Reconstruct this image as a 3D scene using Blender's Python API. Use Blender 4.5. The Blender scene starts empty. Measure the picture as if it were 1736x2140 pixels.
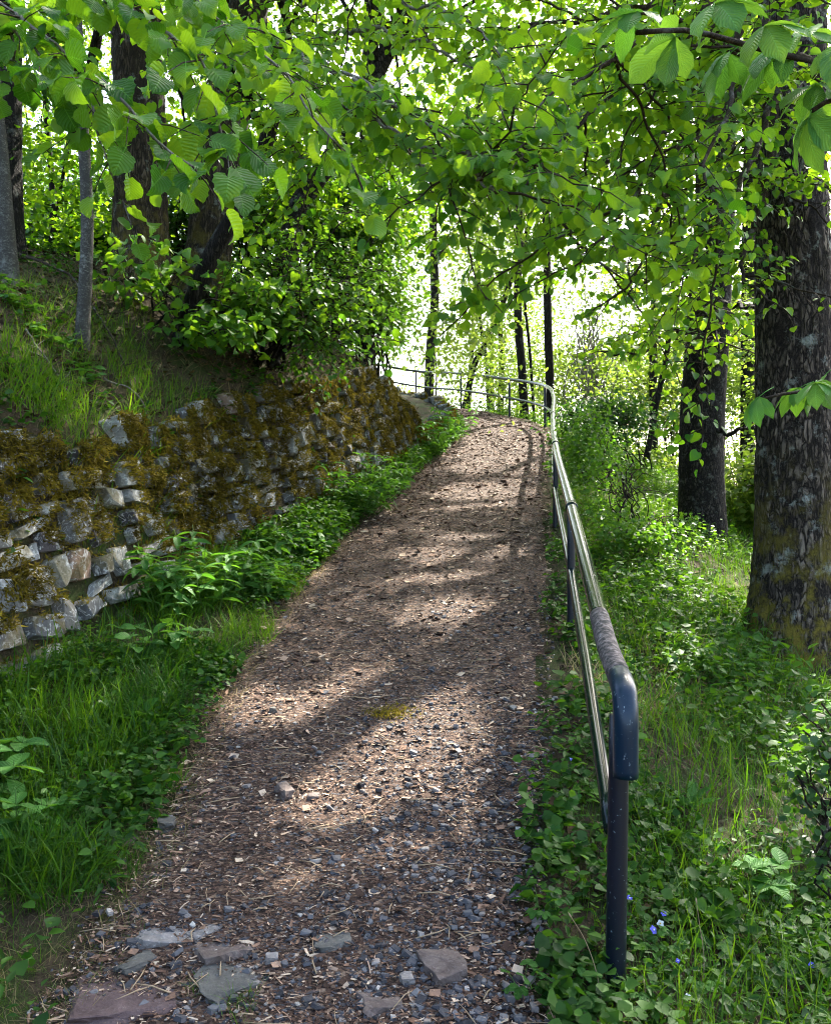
import bpy, bmesh, math, random
import numpy as np
from mathutils import Vector, Matrix
from mathutils.bvhtree import BVHTree

# ------------------------------------------------------------------ camera, sky, sun, exposure
scene = bpy.context.scene
COL = scene.collection
cam_d = bpy.data.cameras.new('camera')
cam = bpy.data.objects.new('camera', cam_d); COL.objects.link(cam)
cam.location = (0, 0, 1.6); cam.rotation_euler = (math.radians(90), 0, 0)
cam_d.sensor_fit = 'VERTICAL'; cam_d.angle = math.radians(62.0)
cam_d.clip_start = 0.05; cam_d.clip_end = 3000
scene.camera = cam
SUN_AZ, SUN_EL = math.radians(33), math.radians(47)
world = bpy.data.worlds.new('World'); scene.world = world; world.use_nodes = True
wn = world.node_tree; bg = wn.nodes['Background']
sky = wn.nodes.new('ShaderNodeTexSky'); sky.sky_type = 'NISHITA'; sky.sun_disc = False
sky.sun_elevation = SUN_EL; sky.sun_rotation = SUN_AZ; sky.air_density = 1.0; sky.dust_density = 4.0; sky.ozone_density = 0.6
wn.links.new(sky.outputs[0], bg.inputs[0]); bg.inputs[1].default_value = 0.15
SUN = Vector((math.cos(SUN_EL)*math.sin(SUN_AZ), math.cos(SUN_EL)*math.cos(SUN_AZ), math.sin(SUN_EL)))
sun_d = bpy.data.lights.new('sun', 'SUN'); sun_d.energy = 4.6; sun_d.angle = math.radians(0.6); sun_d.color = (1.0, 0.94, 0.82)
sun = bpy.data.objects.new('sun', sun_d); COL.objects.link(sun); sun.location = (8, 12, 20)
sun.rotation_euler = SUN.to_track_quat('Z', 'Y').to_euler()
vs = scene.view_settings
vs.view_transform = 'Standard'; vs.look = 'None'; vs.exposure = 2.65; vs.gamma = 1.0; vs.use_curve_mapping = False
cy = scene.cycles
cy.max_bounces = 6; cy.diffuse_bounces = 3; cy.glossy_bounces = 2; cy.transmission_bounces = 4; cy.transparent_max_bounces = 4
cy.use_denoising = True; cy.use_adaptive_sampling = True; cy.adaptive_threshold = 0.02
cy.caustics_reflective = False; cy.caustics_refractive = False
cy.sample_clamp_indirect = 6.0; cy.filter_width = 1.05

rng = np.random.default_rng(7)
F_PX = 1781.0
def at(px, py, Y):
    """a point seen at that place of the 1736 x 2140 picture, Y metres ahead of the camera"""
    return np.array([(px-868)/F_PX*Y, Y, 1.6+(1070-py)/F_PX*Y])

# ------------------------------------------------------------------ noise
def _hash(ix, iy, iz, seed):
    h = (ix*374761393 + iy*668265263 + iz*2147483647 + seed*1274126177) & 0xFFFFFFFF
    h = ((h ^ (h >> 13))*1274126177) & 0xFFFFFFFF
    h = (h ^ (h >> 16)) & 0xFFFFFFFF
    return (h & 0xFFFFFF)/float(0xFFFFFF)
def vnoise(p, seed=0):
    p = np.asarray(p, float); i = np.floor(p).astype(np.int64); f = p-i; f = f*f*(3-2*f)
    out = 0
    for dx in (0, 1):
        for dy in (0, 1):
            for dz in (0, 1):
                w = (f[..., 0] if dx else 1-f[..., 0])*(f[..., 1] if dy else 1-f[..., 1])*(f[..., 2] if dz else 1-f[..., 2])
                out = out + w*_hash(i[..., 0]+dx, i[..., 1]+dy, i[..., 2]+dz, seed)
    return out
def fbm(p, octs=4, seed=0):
    p = np.asarray(p, float); a, s, t = 1.0, 0, 0
    for o in range(octs):
        s = s+a*vnoise(p*(2**o), seed+o*17); t += a; a *= .5
    return s/t
def n2(x, y, f, seed=0, octs=3):
    return fbm(np.stack([np.asarray(x)*f, np.asarray(y)*f, np.zeros_like(np.asarray(x, float))+.37], -1), octs, seed)
def sstep(a, b, x):
    t = np.clip((x-a)/(b-a), 0, 1); return t*t*(3-2*t)
def unit(v):
    v = np.asarray(v, float); return v/np.maximum(np.linalg.norm(v, axis=-1, keepdims=True), 1e-9)

# ------------------------------------------------------------------ mesh helpers
def mesh_tris(name, V, F, mat=None, smooth=True, tint=None, uv=None):
    me = bpy.data.meshes.new(name)
    V = np.ascontiguousarray(V, np.float32); F = np.ascontiguousarray(F, np.int32)
    me.vertices.add(len(V)); me.vertices.foreach_set('co', V.ravel())
    me.loops.add(F.size); me.loops.foreach_set('vertex_index', F.ravel())
    me.polygons.add(len(F)); me.polygons.foreach_set('loop_start', np.arange(0, F.size, 3, dtype=np.int32))
    me.update(calc_edges=True)
    if smooth: me.shade_smooth()
    else: me.shade_flat()
    if tint is not None:
        a = me.attributes.new('tint', 'FLOAT', 'POINT'); a.data.foreach_set('value', np.ascontiguousarray(tint, np.float32))
    if uv is not None:
        u = me.uv_layers.new(name='UVMap'); u.data.foreach_set('uv', np.ascontiguousarray(uv[F.ravel()], np.float32).ravel())
    if mat: me.materials.append(mat)
    return me
def tag(o, label=None, cat=None, group=None, kind=None):
    if label: o['label'] = label
    if cat: o['category'] = cat
    if group: o['group'] = group
    if kind: o['kind'] = kind
    return o
def link(name, me, parent=None, loc=None):
    o = bpy.data.objects.new(name, me); COL.objects.link(o)
    if parent is not None: o.parent = parent
    if loc is not None: o.location = loc
    return o
def thing(name, label, cat, loc, group=None):
    o = bpy.data.objects.new(name, None); COL.objects.link(o); o.location = [float(c) for c in loc]; o.empty_display_size = .2
    return tag(o, label, cat, group)
def part(name, parent, V, F, mat, smooth=True, tint=None, uv=None, kind=None, label=None):
    V = np.asarray(V, float)-np.array(parent.location)[None, :]
    o = link(name, mesh_tris(name, V, F, mat, smooth, tint, uv), parent)
    if kind: o['kind'] = kind
    if label: o['label'] = label
    return o
def cat_meshes(items):
    Vs, Fs, n = [], [], 0
    for V, F in items:
        Vs.append(V); Fs.append(np.asarray(F)+n); n += len(V)
    return np.concatenate(Vs), np.concatenate(Fs)
def frames(d, n):
    """3x3 matrices whose columns are side, along, normal"""
    d = unit(d); n = np.asarray(n, float); n = unit(n-(n*d).sum(-1, keepdims=True)*d)
    x = np.cross(d, n)
    return np.stack([x, d, n], -1)
def stamp(temps, pos, R, size, tint=None, which=None):
    """copies of small templates (list of (V,F,uv)) as one triangle soup"""
    pos = np.asarray(pos, float); N = len(pos); size = np.broadcast_to(np.asarray(size, float), (N,)) if np.ndim(size) < 2 else np.asarray(size)
    if which is None: which = rng.integers(0, len(temps), N)
    Vs, Fs, Ts, Us, n = [], [], [], [], 0
    for k, t in enumerate(temps):
        m = which == k
        if not m.any(): continue
        tv, tf = t[0], t[1]
        sc = size[m][:, None, None] if size.ndim == 1 else size[m][:, None, :]
        v = np.einsum('nij,nvj->nvi', R[m], tv[None]*sc)+pos[m][:, None, :]
        c = m.sum()
        Vs.append(v.reshape(-1, 3)); Fs.append((tf[None]+(np.arange(c)*len(tv))[:, None, None]).reshape(-1, 3)+n); n += c*len(tv)
        if tint is not None: Ts.append(np.repeat(np.asarray(tint)[m], len(tv)))
        if len(t) > 2: Us.append(np.tile(t[2], (c, 1)))
    return (np.concatenate(Vs), np.concatenate(Fs), np.concatenate(Ts) if Ts else None, np.concatenate(Us) if Us else None)
def smooth_line(pts, n):
    """Catmull-Rom resample"""
    P = np.asarray(pts, float)
    if len(P) < 3:
        t = np.linspace(0, 1, n)[:, None]; return P[0]*(1-t)+P[-1]*t
    Q = np.vstack([2*P[0]-P[1], P, 2*P[-1]-P[-2]])
    L = np.concatenate([[0], np.cumsum(np.linalg.norm(np.diff(P[:, :3], axis=0), axis=1))]); u = np.linspace(0, L[-1], n)
    i = np.clip(np.searchsorted(L, u, 'right')-1, 0, len(P)-2); t = ((u-L[i])/np.maximum(L[i+1]-L[i], 1e-9))[:, None]
    a, b, c, d = Q[i], Q[i+1], Q[i+2], Q[i+3]
    return .5*((2*b)+(c-a)*t+(2*a-5*b+4*c-d)*t*t+(3*b-a-3*c+d)*t**3)
def tube(pts, radii, sides=8, disp=None, cap=True):
    P = np.asarray(pts, float); n = len(P); r = np.broadcast_to(np.asarray(radii, float), (n,))
    T = unit(np.gradient(P, axis=0))
    ref = np.array([0, 1., 0]) if abs(T[0][1]) < .8 else np.array([1., 0, 0])
    X = np.zeros_like(P); x = ref
    for i in range(n):
        x = unit(x-np.dot(x, T[i])*T[i]); X[i] = x
    Y = np.cross(T, X); a = np.arange(sides)/sides*2*math.pi
    ring = X[:, None]*np.cos(a)[None, :, None]+Y[:, None]*np.sin(a)[None, :, None]
    rr = np.repeat(r[:, None], sides, 1)
    if disp is not None: rr = rr+disp(P[:, None]+ring*rr[..., None], a[None, :], rr)
    V = (P[:, None]+ring*rr[..., None]).reshape(-1, 3)
    i = np.arange(n-1)[:, None]*sides; j = np.arange(sides)[None, :]; k = (j+1) % sides
    A, B, C, D = (i+j), (i+k), (i+sides+k), (i+sides+j)
    F = np.concatenate([np.stack([A, B, C], -1).reshape(-1, 3), np.stack([A, C, D], -1).reshape(-1, 3)])
    if cap:
        V = np.vstack([V, P[0], P[-1]]); b, t = len(V)-2, len(V)-1; j = np.arange(sides); k = (j+1) % sides
        F = np.concatenate([F, np.stack([k, j, np.full(sides, b)], -1), np.stack([j+(n-1)*sides, k+(n-1)*sides, np.full(sides, t)], -1)])
    return V, F

# ------------------------------------------------------------------ materials
def mat_new(name):
    m = bpy.data.materials.new(name); m.use_nodes = True; nt = m.node_tree; nt.nodes.clear()
    out = nt.nodes.new('ShaderNodeOutputMaterial'); return m, nt, out
def nd(nt, typ, props=None, **ins):
    n = nt.nodes.new(typ)
    for k, v in (props or {}).items(): setattr(n, k, v)
    for k, v in ins.items():
        s = n.inputs[int(k[1:])] if k[0] == '_' and k[1:].isdigit() else n.inputs[k.replace('_', ' ')]
        if hasattr(v, 'node'): nt.links.new(v, s)
        else: s.default_value = v
    return n
def mixc(nt, fac, a, b, mode='MIX'):
    n = nt.nodes.new('ShaderNodeMix'); n.data_type = 'RGBA'; n.blend_type = mode
    for s, v in ((n.inputs[0], fac), (n.inputs[6], a), (n.inputs[7], b)):
        if hasattr(v, 'node'): nt.links.new(v, s)
        else: s.default_value = v if isinstance(v, (int, float)) else ((*v, 1) if len(v) == 3 else v)
    return n.outputs[2]
def mth(nt, op, a, b=0.0, c=0.0):
    n = nt.nodes.new('ShaderNodeMath'); n.operation = op
    for s, v in zip(n.inputs, (a, b, c)):
        if hasattr(v, 'node'): nt.links.new(v, s)
        else: s.default_value = v
    return n.outputs[0]
def ramp(nt, fac, stops, interp='LINEAR'):
    n = nt.nodes.new('ShaderNodeValToRGB'); n.color_ramp.interpolation = interp
    e = n.color_ramp.elements
    while len(e) < len(stops): e.new(.5)
    for el, (p, c) in zip(e, stops):
        el.position = p; el.color = (c, c, c, 1) if isinstance(c, (int, float)) else (*c, 1)
    nt.links.new(fac, n.inputs[0]); return n.outputs[0]
def noise(nt, vec, scale, detail=4, rough=.55, dist=0.0):
    return nd(nt, 'ShaderNodeTexNoise', None, Vector=vec, Scale=scale, Detail=detail, Roughness=rough, Distortion=dist).outputs[0]
def stretch(nt, vec, s):
    return nd(nt, 'ShaderNodeVectorMath', {'operation': 'MULTIPLY'}, _0=vec, _1=s).outputs[0]
def world_pos(nt): return nd(nt, 'ShaderNodeNewGeometry').outputs['Position']
def bump(nt, h, strength=.5, dist=.02):
    return nd(nt, 'ShaderNodeBump', None, Height=h, Strength=strength, Distance=dist).outputs[0]
def principled(nt, out, color, rough=.7, spec=.3, normal=None, metal=0.0, coat=0.0):
    p = nd(nt, 'ShaderNodeBsdfPrincipled', None, Roughness=rough, Metallic=metal)
    s = p.inputs['Base Color']
    if hasattr(color, 'node'): nt.links.new(color, s)
    else: s.default_value = (*color, 1)
    if hasattr(spec, 'node'): nt.links.new(spec, p.inputs['Specular IOR Level'])
    else: p.inputs['Specular IOR Level'].default_value = spec
    if normal is not None: nt.links.new(normal, p.inputs['Normal'])
    if coat: p.inputs['Coat Weight'].default_value = coat
    if out is not None: nt.links.new(p.outputs[0], out.inputs[0])
    return p.outputs[0]

def leaf_mat(name, dark, light, tdark, tlight, trans=.5, rough=.45, veins=None, per_object=False, spec=.35):
    m, nt, out = mat_new(name)
    if per_object: tint = nd(nt, 'ShaderNodeObjectInfo').outputs['Random']
    else: tint = nd(nt, 'ShaderNodeAttribute', {'attribute_name': 'tint'}).outputs['Fac']
    c = mixc(nt, tint, dark, light); t = mixc(nt, tint, tdark, tlight); nrm = None
    if veins:
        uv = nd(nt, 'ShaderNodeUVMap').outputs[0]; sep = nd(nt, 'ShaderNodeSeparateXYZ', None, Vector=uv)
        u, v = mth(nt, 'ABSOLUTE', mth(nt, 'SUBTRACT', sep.outputs[0], .5)), sep.outputs[1]
        ph = mth(nt, 'FRACT', mth(nt, 'MULTIPLY_ADD', v, veins, mth(nt, 'MULTIPLY', u, -veins*.62)))
        tri = mth(nt, 'ABSOLUTE', mth(nt, 'SUBTRACT', ph, .5))
        line = mth(nt, 'GREATER_THAN', tri, .44); mid = mth(nt, 'LESS_THAN', u, .018)
        vein = mth(nt, 'MAXIMUM', mth(nt, 'MULTIPLY', line, .6), mid)
        c = mixc(nt, mth(nt, 'MULTIPLY', vein, .6), c, tuple(min(1, x*1.9+.02) for x in light))
        t = mixc(nt, mth(nt, 'MULTIPLY', vein, .35), t, tuple(x*.5 for x in tdark))
        nrm = bump(nt, tri, .8, .006)
    nz = noise(nt, world_pos(nt), 40, 2)
    c = mixc(nt, .35, c, mixc(nt, nz, (.35, .35, .35), (1.5, 1.5, 1.5)), 'MULTIPLY')
    p = principled(nt, None, c, rough, spec, nrm)
    tr = nd(nt, 'ShaderNodeBsdfTranslucent', None, Color=t)
    mx = nd(nt, 'ShaderNodeMixShader', None, _0=trans, _1=p, _2=tr.outputs[0])
    nt.links.new(mx.outputs[0], out.inputs[0]); return m

M = {}
LIN = dict(dark=(.020, .085, .008), light=(.09, .245, .020), tdark=(.08, .25, .007), tlight=(.36, .56, .014), spec=.25)
M['linden'] = leaf_mat('linden_leaf', **LIN, trans=.48)
M['linden_big'] = leaf_mat('linden_leaf_veined', **LIN, trans=.48, veins=8, per_object=True)
M['chestnut'] = leaf_mat('chestnut_leaf', (.05, .17, .03), (.09, .25, .045), (.12, .32, .02), (.26, .46, .03), .4, .55, 14, True, .3)
M['far'] = leaf_mat('sunlit_leaf', (.04, .09, .009), (.115, .185, .025), (.11, .21, .010), (.28, .38, .045), .5, .6)
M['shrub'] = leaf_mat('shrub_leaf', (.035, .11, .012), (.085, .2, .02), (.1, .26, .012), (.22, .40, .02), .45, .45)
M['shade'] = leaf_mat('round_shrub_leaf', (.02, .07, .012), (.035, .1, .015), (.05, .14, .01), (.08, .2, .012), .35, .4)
M['herb'] = leaf_mat('herb_leaf', (.010, .045, .006), (.07, .18, .018), (.03, .12, .005), (.18, .36, .012), .36, .55, spec=.2)
M['herb_big'] = leaf_mat('herb_leaf_veined', (.035, .12, .02), (.07, .19, .03), (.09, .25, .015), (.16, .36, .02), .38, .5, 7, True, .22)
M['grass'] = leaf_mat('grass_blade', (.012, .055, .004), (.085, .21, .008), (.03, .13, .004), (.24, .42, .008), .40, .5, spec=.25)
M['drygrass'] = leaf_mat('dry_grass_blade', (.16, .12, .05), (.38, .31, .15), (.2, .16, .06), (.4, .33, .15), .3, .7)
M['moss'] = leaf_mat('moss_frond', (.03, .024, .005), (.25, .19, .018), (.04, .032, .006), (.26, .21, .02), .25, .8, spec=.1)

def bark_mat(name, dark, light, scale=9, zs=.16, moss=0.0, lichen=.25, strength=.9):
    m, nt, out = mat_new(name)
    p = stretch(nt, world_pos(nt), (1, 1, zs))
    wv = nd(nt, 'ShaderNodeTexNoise', None, Vector=p, Scale=scale*.8, Detail=3.0).outputs[1]
    pd = nd(nt, 'ShaderNodeVectorMath', {'operation': 'ADD'}, _0=p, _1=stretch(nt, wv, (.12, .12, .12))).outputs[0]
    fine = noise(nt, world_pos(nt), 75, 4, .7); n1 = noise(nt, pd, scale*2.4, 5, .7)
    furrow = ramp(nt, noise(nt, stretch(nt, pd, (1, 1, .4)), scale*1.3, 4, .6), [(.36, 0), (.52, 1)])
    pw = nd(nt, 'ShaderNodeVectorMath', {'operation': 'ADD'}, _0=pd, _1=stretch(nt, nd(nt, 'ShaderNodeTexNoise', None, Vector=pd, Scale=scale*4.0, Detail=3.0).outputs[1], (.035, .035, .05))).outputs[0]
    ve = nd(nt, 'ShaderNodeTexVoronoi', {'feature': 'DISTANCE_TO_EDGE'}, Vector=pw, Scale=scale*3.0).outputs[0]
    vc = nd(nt, 'ShaderNodeSeparateColor', None, Color=nd(nt, 'ShaderNodeTexVoronoi', None, Vector=pw, Scale=scale*3.0).outputs[1]).outputs[0]
    plate = mth(nt, 'MULTIPLY', ramp(nt, ve, [(.04, 0), (.22, 1)]), ramp(nt, n1, [(.38, 0), (.55, 1)]))
    h = mth(nt, 'MULTIPLY', mth(nt, 'MULTIPLY_ADD', furrow, .92, .08), mth(nt, 'MULTIPLY', plate, mth(nt, 'MULTIPLY_ADD', vc, .75, .25)))
    hh = mth(nt, 'ADD', mth(nt, 'MULTIPLY', h, 1.0), mth(nt, 'MULTIPLY', fine, .3))
    c = mixc(nt, ramp(nt, hh, [(.12, 0), (.95, 1)]), dark, light)
    if lichen:
        lm = ramp(nt, noise(nt, world_pos(nt), 5, 6, .75), [(.56, 0), (.66, 1)])
        c = mixc(nt, mth(nt, 'MULTIPLY', lm, lichen), c, (.34, .36, .32))
    if moss:
        mm = ramp(nt, noise(nt, world_pos(nt), 4.5, 5, .7), [(.47, 0), (.6, 1)])
        z = nd(nt, 'ShaderNodeSeparateXYZ', None, Vector=world_pos(nt)).outputs[2]
        zf = nd(nt, 'ShaderNodeMapRange', None, _0=z, _1=moss, _2=moss+1.3, _3=1.0, _4=0.0).outputs[0]
        mc = mixc(nt, fine, (.05, .04, .008), (.2, .16, .025))
        c = mixc(nt, mth(nt, 'MULTIPLY', mm, zf), c, mc)
    principled(nt, out, c, .9, .15, bump(nt, hh, strength, .03)); return m
M['bark'] = bark_mat('furrowed_bark', (.005, .0045, .004), (.075, .064, .054), 9, .5, strength=1.0)
M['bark_moss'] = bark_mat('mossy_furrowed_bark', (.005, .0036, .003), (.20, .16, .125), 8, .30, moss=.9, lichen=.6, strength=1.0)
M['bark_dark'] = bark_mat('dark_bark', (.006, .005, .004), (.045, .036, .03), 12, .2, lichen=.12)
M['bark_grey'] = bark_mat('smooth_grey_bark', (.04, .038, .034), (.15, .145, .13), 14, 1.6, lichen=.35, strength=.35)
M['bark_left'] = bark_mat('mossy_brown_bark', (.012, .009, .006), (.12, .09, .06), 9, .2, moss=4.2, lichen=.35)
M['twig'] = bark_mat('twig_bark', (.02, .014, .01), (.10, .075, .05), 25, .5, lichen=.3, strength=.3)
M['twig_pale'] = bark_mat('pale_twig_bark', (.09, .08, .065), (.3, .28, .24), 25, .5, lichen=.3, strength=.3)

def stone_mat(name, per_object=True, moss_amt=.7):
    m, nt, out = mat_new(name); P = world_pos(nt)
    if per_object: r = nd(nt, 'ShaderNodeObjectInfo').outputs['Random']
    else: r = nd(nt, 'ShaderNodeAttribute', {'attribute_name': 'tint'}).outputs['Fac']
    base = ramp(nt, r, [(0, (.13, .13, .13)), (.18, (.26, .26, .25)), (.4, (.085, .075, .082)), (.55, (.36, .36, .34)), (.68, (.19, .178, .16)), (.85, (.27, .27, .27)), (.96, (.26, .17, .12))], 'CONSTANT')
    a = noise(nt, P, 7, 7, .72); b = noise(nt, P, 38, 5, .7)
    c = mixc(nt, ramp(nt, a, [(.35, 0), (.62, 1)]), mixc(nt, .55, base, (.05, .05, .055)), base)
    c = mixc(nt, ramp(nt, noise(nt, P, 16, 6, .8), [(.55, 0), (.62, 1)]), c, (.55, .56, .55))
    c = mixc(nt, ramp(nt, b, [(.30, .85), (.42, 0)]), c, (.03, .03, .035))
    vn = ramp(nt, mth(nt, 'ABSOLUTE', mth(nt, 'SUBTRACT', noise(nt, P, 4.5, 3, .6, 1.2), .5)), [(0, .8), (.012, 0)])
    c = mixc(nt, vn, c, (.7, .7, .68))
    nz = nd(nt, 'ShaderNodeSeparateXYZ', None, Vector=nd(nt, 'ShaderNodeNewGeometry').outputs['Normal']).outputs[2]
    mm = mth(nt, 'ADD', noise(nt, P, 2.6, 5, .65), mth(nt, 'MULTIPLY', nz, .16))
    mk = mth(nt, 'MULTIPLY', ramp(nt, mm, [(.53, 0), (.60, 1)]), moss_amt)
    mc = mixc(nt, noise(nt, P, 60, 4, .8), (.02, .016, .005), (.12, .095, .018))
    c = mixc(nt, mk, c, mc)
    principled(nt, out, c, .85, .25, bump(nt, mth(nt, 'ADD', mth(nt, 'MULTIPLY', a, 1.0), mth(nt, 'MULTIPLY', b, .5)), .9, .02)); return m
M['stone'] = stone_mat('wall_stone'); M['stone_far'] = stone_mat('wall_stone_far', False)

def plain_stone(name, c1, c2, c3):
    m, nt, out = mat_new(name); P = world_pos(nt)
    a = noise(nt, P, 14, 6, .7); b = noise(nt, P, 60, 5, .75)
    c = mixc(nt, ramp(nt, a, [(.35, 0), (.65, 1)]), c1, c2); c = mixc(nt, ramp(nt, b, [(.55, 0), (.7, .7)]), c, c3)
    principled(nt, out, c, .85, .3, bump(nt, mth(nt, 'ADD', a, mth(nt, 'MULTIPLY', b, .4)), .7, .012)); return m
M['slab_red'] = plain_stone('maroon_slab', (.06, .038, .038), (.11, .075, .072), (.17, .135, .13))
M['slab_grey'] = plain_stone('grey_slab', (.065, .062, .055), (.115, .11, .098), (.19, .18, .165))
M['slab_pale'] = plain_stone('pale_slab', (.13, .12, .112), (.23, .21, .2), (.42, .40, .38))
M['slab_brown'] = plain_stone('brown_rock', (.07, .05, .045), (.15, .12, .105), (.24, .2, .18))

m, nt, out = mat_new('earth'); P = world_pos(nt)
a = noise(nt, P, 3, 6, .7); b = noise(nt, P, 45, 5, .75)
c = mixc(nt, ramp(nt, b, [(.35, 0), (.7, 1)]), (.018, .013, .009), (.10, .075, .045)); c = mixc(nt, ramp(nt, a, [(.45, 0), (.62, .8)]), c, (.03, .055, .012))
principled(nt, out, c, .95, .1, bump(nt, b, .8, .03)); M['earth'] = m

m, nt, out = mat_new('path_litter'); P = world_pos(nt)
uu = stretch(nt, P, (1.0, 1.0, 1.0))
w = nd(nt, 'ShaderNodeTexNoise', None, Vector=P, Scale=30.0, Detail=2.0)
pv = nd(nt, 'ShaderNodeVectorMath', {'operation': 'ADD'}, _0=P, _1=stretch(nt, w.outputs[1], (.03, .03, .03))).outputs[0]
vo = nd(nt, 'ShaderNodeTexVoronoi', None, Vector=stretch(nt, pv, (.75, 1.6, 1)), Scale=80.0)
cell = nd(nt, 'ShaderNodeSeparateColor', None, Color=vo.outputs[1]).outputs[0]
c = ramp(nt, cell, [(0, (.032, .019, .014)), (.3, (.08, .046, .033)), (.55, (.13, .08, .056)), (.75, (.09, .085, .088)), (.88, (.26, .18, .125)), (1, (.42, .33, .25))], 'CONSTANT')
fine = noise(nt, P, 120, 4, .75); big = noise(nt, P, 1.3, 4, .6)
c = mixc(nt, .6, c, mixc(nt, fine, (.35, .35, .35), (1.6, 1.6, 1.6)), 'MULTIPLY')
c = mixc(nt, .5, c, mixc(nt, big, (.65, .6, .55), (1.3, 1.3, 1.35)), 'MULTIPLY')
hh = mth(nt, 'ADD', mth(nt, 'MULTIPLY', cell, .6), mth(nt, 'MULTIPLY', fine, .7))
principled(nt, out, c, .85, .25, bump(nt, hh, 1.0, .02)); M['path'] = m

def tint_mat(name, stops, rough=.8, spec=.25, bs=60):
    m, nt, out = mat_new(name)
    t = nd(nt, 'ShaderNodeAttribute', {'attribute_name': 'tint'}).outputs['Fac']
    n_ = noise(nt, world_pos(nt), bs, 4, .7); c = ramp(nt, t, stops)
    c = mixc(nt, .5, c, mixc(nt, n_, (.4, .4, .4), (1.6, 1.6, 1.6)), 'MULTIPLY')
    principled(nt, out, c, rough, spec, bump(nt, n_, .5, .006)); return m
M['gravel'] = tint_mat('gravel', [(0, (.03, .029, .032)), (.5, (.07, .07, .078)), (.8, (.12, .12, .128)), (.93, (.22, .19, .17)), (1, (.42, .40, .37))])
M['chips'] = tint_mat('wood_litter', [(0, (.03, .017, .012)), (.4, (.115, .064, .042)), (.72, (.25, .152, .103)), (1, (.57, .45, .33))], .8, .2, 90)
M['dead_leaf'] = tint_mat('leaf_litter', [(0, (.02, .014, .01)), (.5, (.06, .04, .025)), (1, (.18, .12, .07))], .9, .15, 50)

m, nt, out = mat_new('green_paint'); P = world_pos(nt)
wear = noise(nt, P, 17, 6, .7); spk = noise(nt, P, 95, 3, .6)
nz = nd(nt, 'ShaderNodeSeparateXYZ', None, Vector=nd(nt, 'ShaderNodeNewGeometry').outputs['Normal']).outputs[2]
wm = ramp(nt, mth(nt, 'ADD', wear, mth(nt, 'MULTIPLY', nz, .03)), [(.62, 0), (.70, 1)])
c = mixc(nt, wm, (.003, .012, .010), mixc(nt, spk, (.012, .018, .015), (.09, .10, .088)))
c = mixc(nt, ramp(nt, spk, [(.70, 0), (.74, .6)]), c, (.18, .2, .19))
principled(nt, out, c, ramp(nt, wm, [(0, .13), (1, .4)]), .3, bump(nt, spk, .05, .002)); M['paint_green'] = m
m, nt, out = mat_new('navy_paint'); P = world_pos(nt)
spk = noise(nt, P, 70, 3, .55); c = mixc(nt, ramp(nt, spk, [(.66, 0), (.69, .85)]), (.003, .006, .014), (.14, .19, .21))
principled(nt, out, c, .4, .4, bump(nt, noise(nt, P, 30, 4), .08, .003)); M['paint_navy'] = m
m, nt, out = mat_new('blue_paint'); P = world_pos(nt)
spk = noise(nt, P, 60, 4, .65); c = mixc(nt, ramp(nt, spk, [(.64, 0), (.68, .8)]), (.003, .016, .034), (.2, .26, .28))
principled(nt, out, c, .3, .35, bump(nt, spk, .15, .003)); M['paint_blue'] = m
m, nt, out = mat_new('worn_paint'); P = world_pos(nt)
spk = noise(nt, P, 40, 6, .75); c = ramp(nt, spk, [(.36, (.012, .018, .018)), (.46, (.05, .045, .042)), (.56, (.15, .12, .115)), (.66, (.25, .24, .23))])
principled(nt, out, c, .7, .15, bump(nt, spk, .2, .003)); M['paint_worn'] = m
def flat_mat(name, col, rough=.6):
    m, nt, out = mat_new(name); n_ = noise(nt, world_pos(nt), 80, 3)
    principled(nt, out, mixc(nt, n_, tuple(x*.75 for x in col), tuple(min(1, x*1.2) for x in col)), rough, .2); return m
M['petal_blue'] = flat_mat('blue_petal', (.14, .13, .62)); M['petal_white'] = flat_mat('white_petal', (.8, .8, .78)); M['petal_yellow'] = flat_mat('yellow_flower_centre', (.7, .5, .04))
M['stem'] = flat_mat('green_stem', (.06, .12, .025)); M['straw'] = flat_mat('straw', (.34, .25, .155))

# ------------------------------------------------------------------ terrain functions
CTAB = np.array([  # y, centre x, half width, wall distance, wall height
 (-6, -.5, .9, 2.7, 1.25), (0, -.42, .85, 2.6, 1.3), (3.3, -.37, .82, 2.4, 1.32), (4.9, -.245, .965, 2.18, 1.34), (6.5, -.085, 1.045, 2.02, 1.34), (7.8, .12, 1.11, 1.9, 1.36),
 (9.7, .39, 1.09, 1.55, 1.42), (12.6, .86, 1.02, 1.2, 1.42), (14.0, 1.13, 1.0, 1.15, .9), (15.2, 1.38, .98, 1.12, .45), (18.8, 1.95, .93, 1.08, .42), (21.2, 1.7, .92, 1.15, .42), (23.4, 1.0, .9, 1.2, .4), (25.8, -.05, .9, 1.3, .45), (28, -1.5, .9, 1.4, .4), (30.5, -4, .9, 1.5, .3), (33, -9, .9, 1.5, .3)])
ZTAB = np.array([(-6, -.5), (0, -.22), (2, -.15), (3, 0), (24, 4.52), (28, 5.3), (33, 5.9)])
CL = smooth_line(CTAB, 420)                    # y, x, half, wall, wall height along the path
CLxy = CL[:, [1, 0]]; CLt = unit(np.gradient(CLxy, axis=0)); CLn = np.stack([CLt[:, 1], -CLt[:, 0]], -1)   # right-hand normal
CLz = np.interp(CL[:, 0], ZTAB[:, 0], ZTAB[:, 1]); CLz = np.convolve(np.pad(CLz, 6, 'edge'), np.ones(13)/13, 'valid')
CLslope = np.gradient(CLz)/np.maximum(np.linalg.norm(np.gradient(CLxy, axis=0), axis=1), 1e-6)
def cl_z(x, y, k):
    return CLz[k]+CLslope[k]*np.clip(((np.stack([x, y], -1)-CLxy[k])*CLt[k]).sum(-1), -.12, .12)
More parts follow.
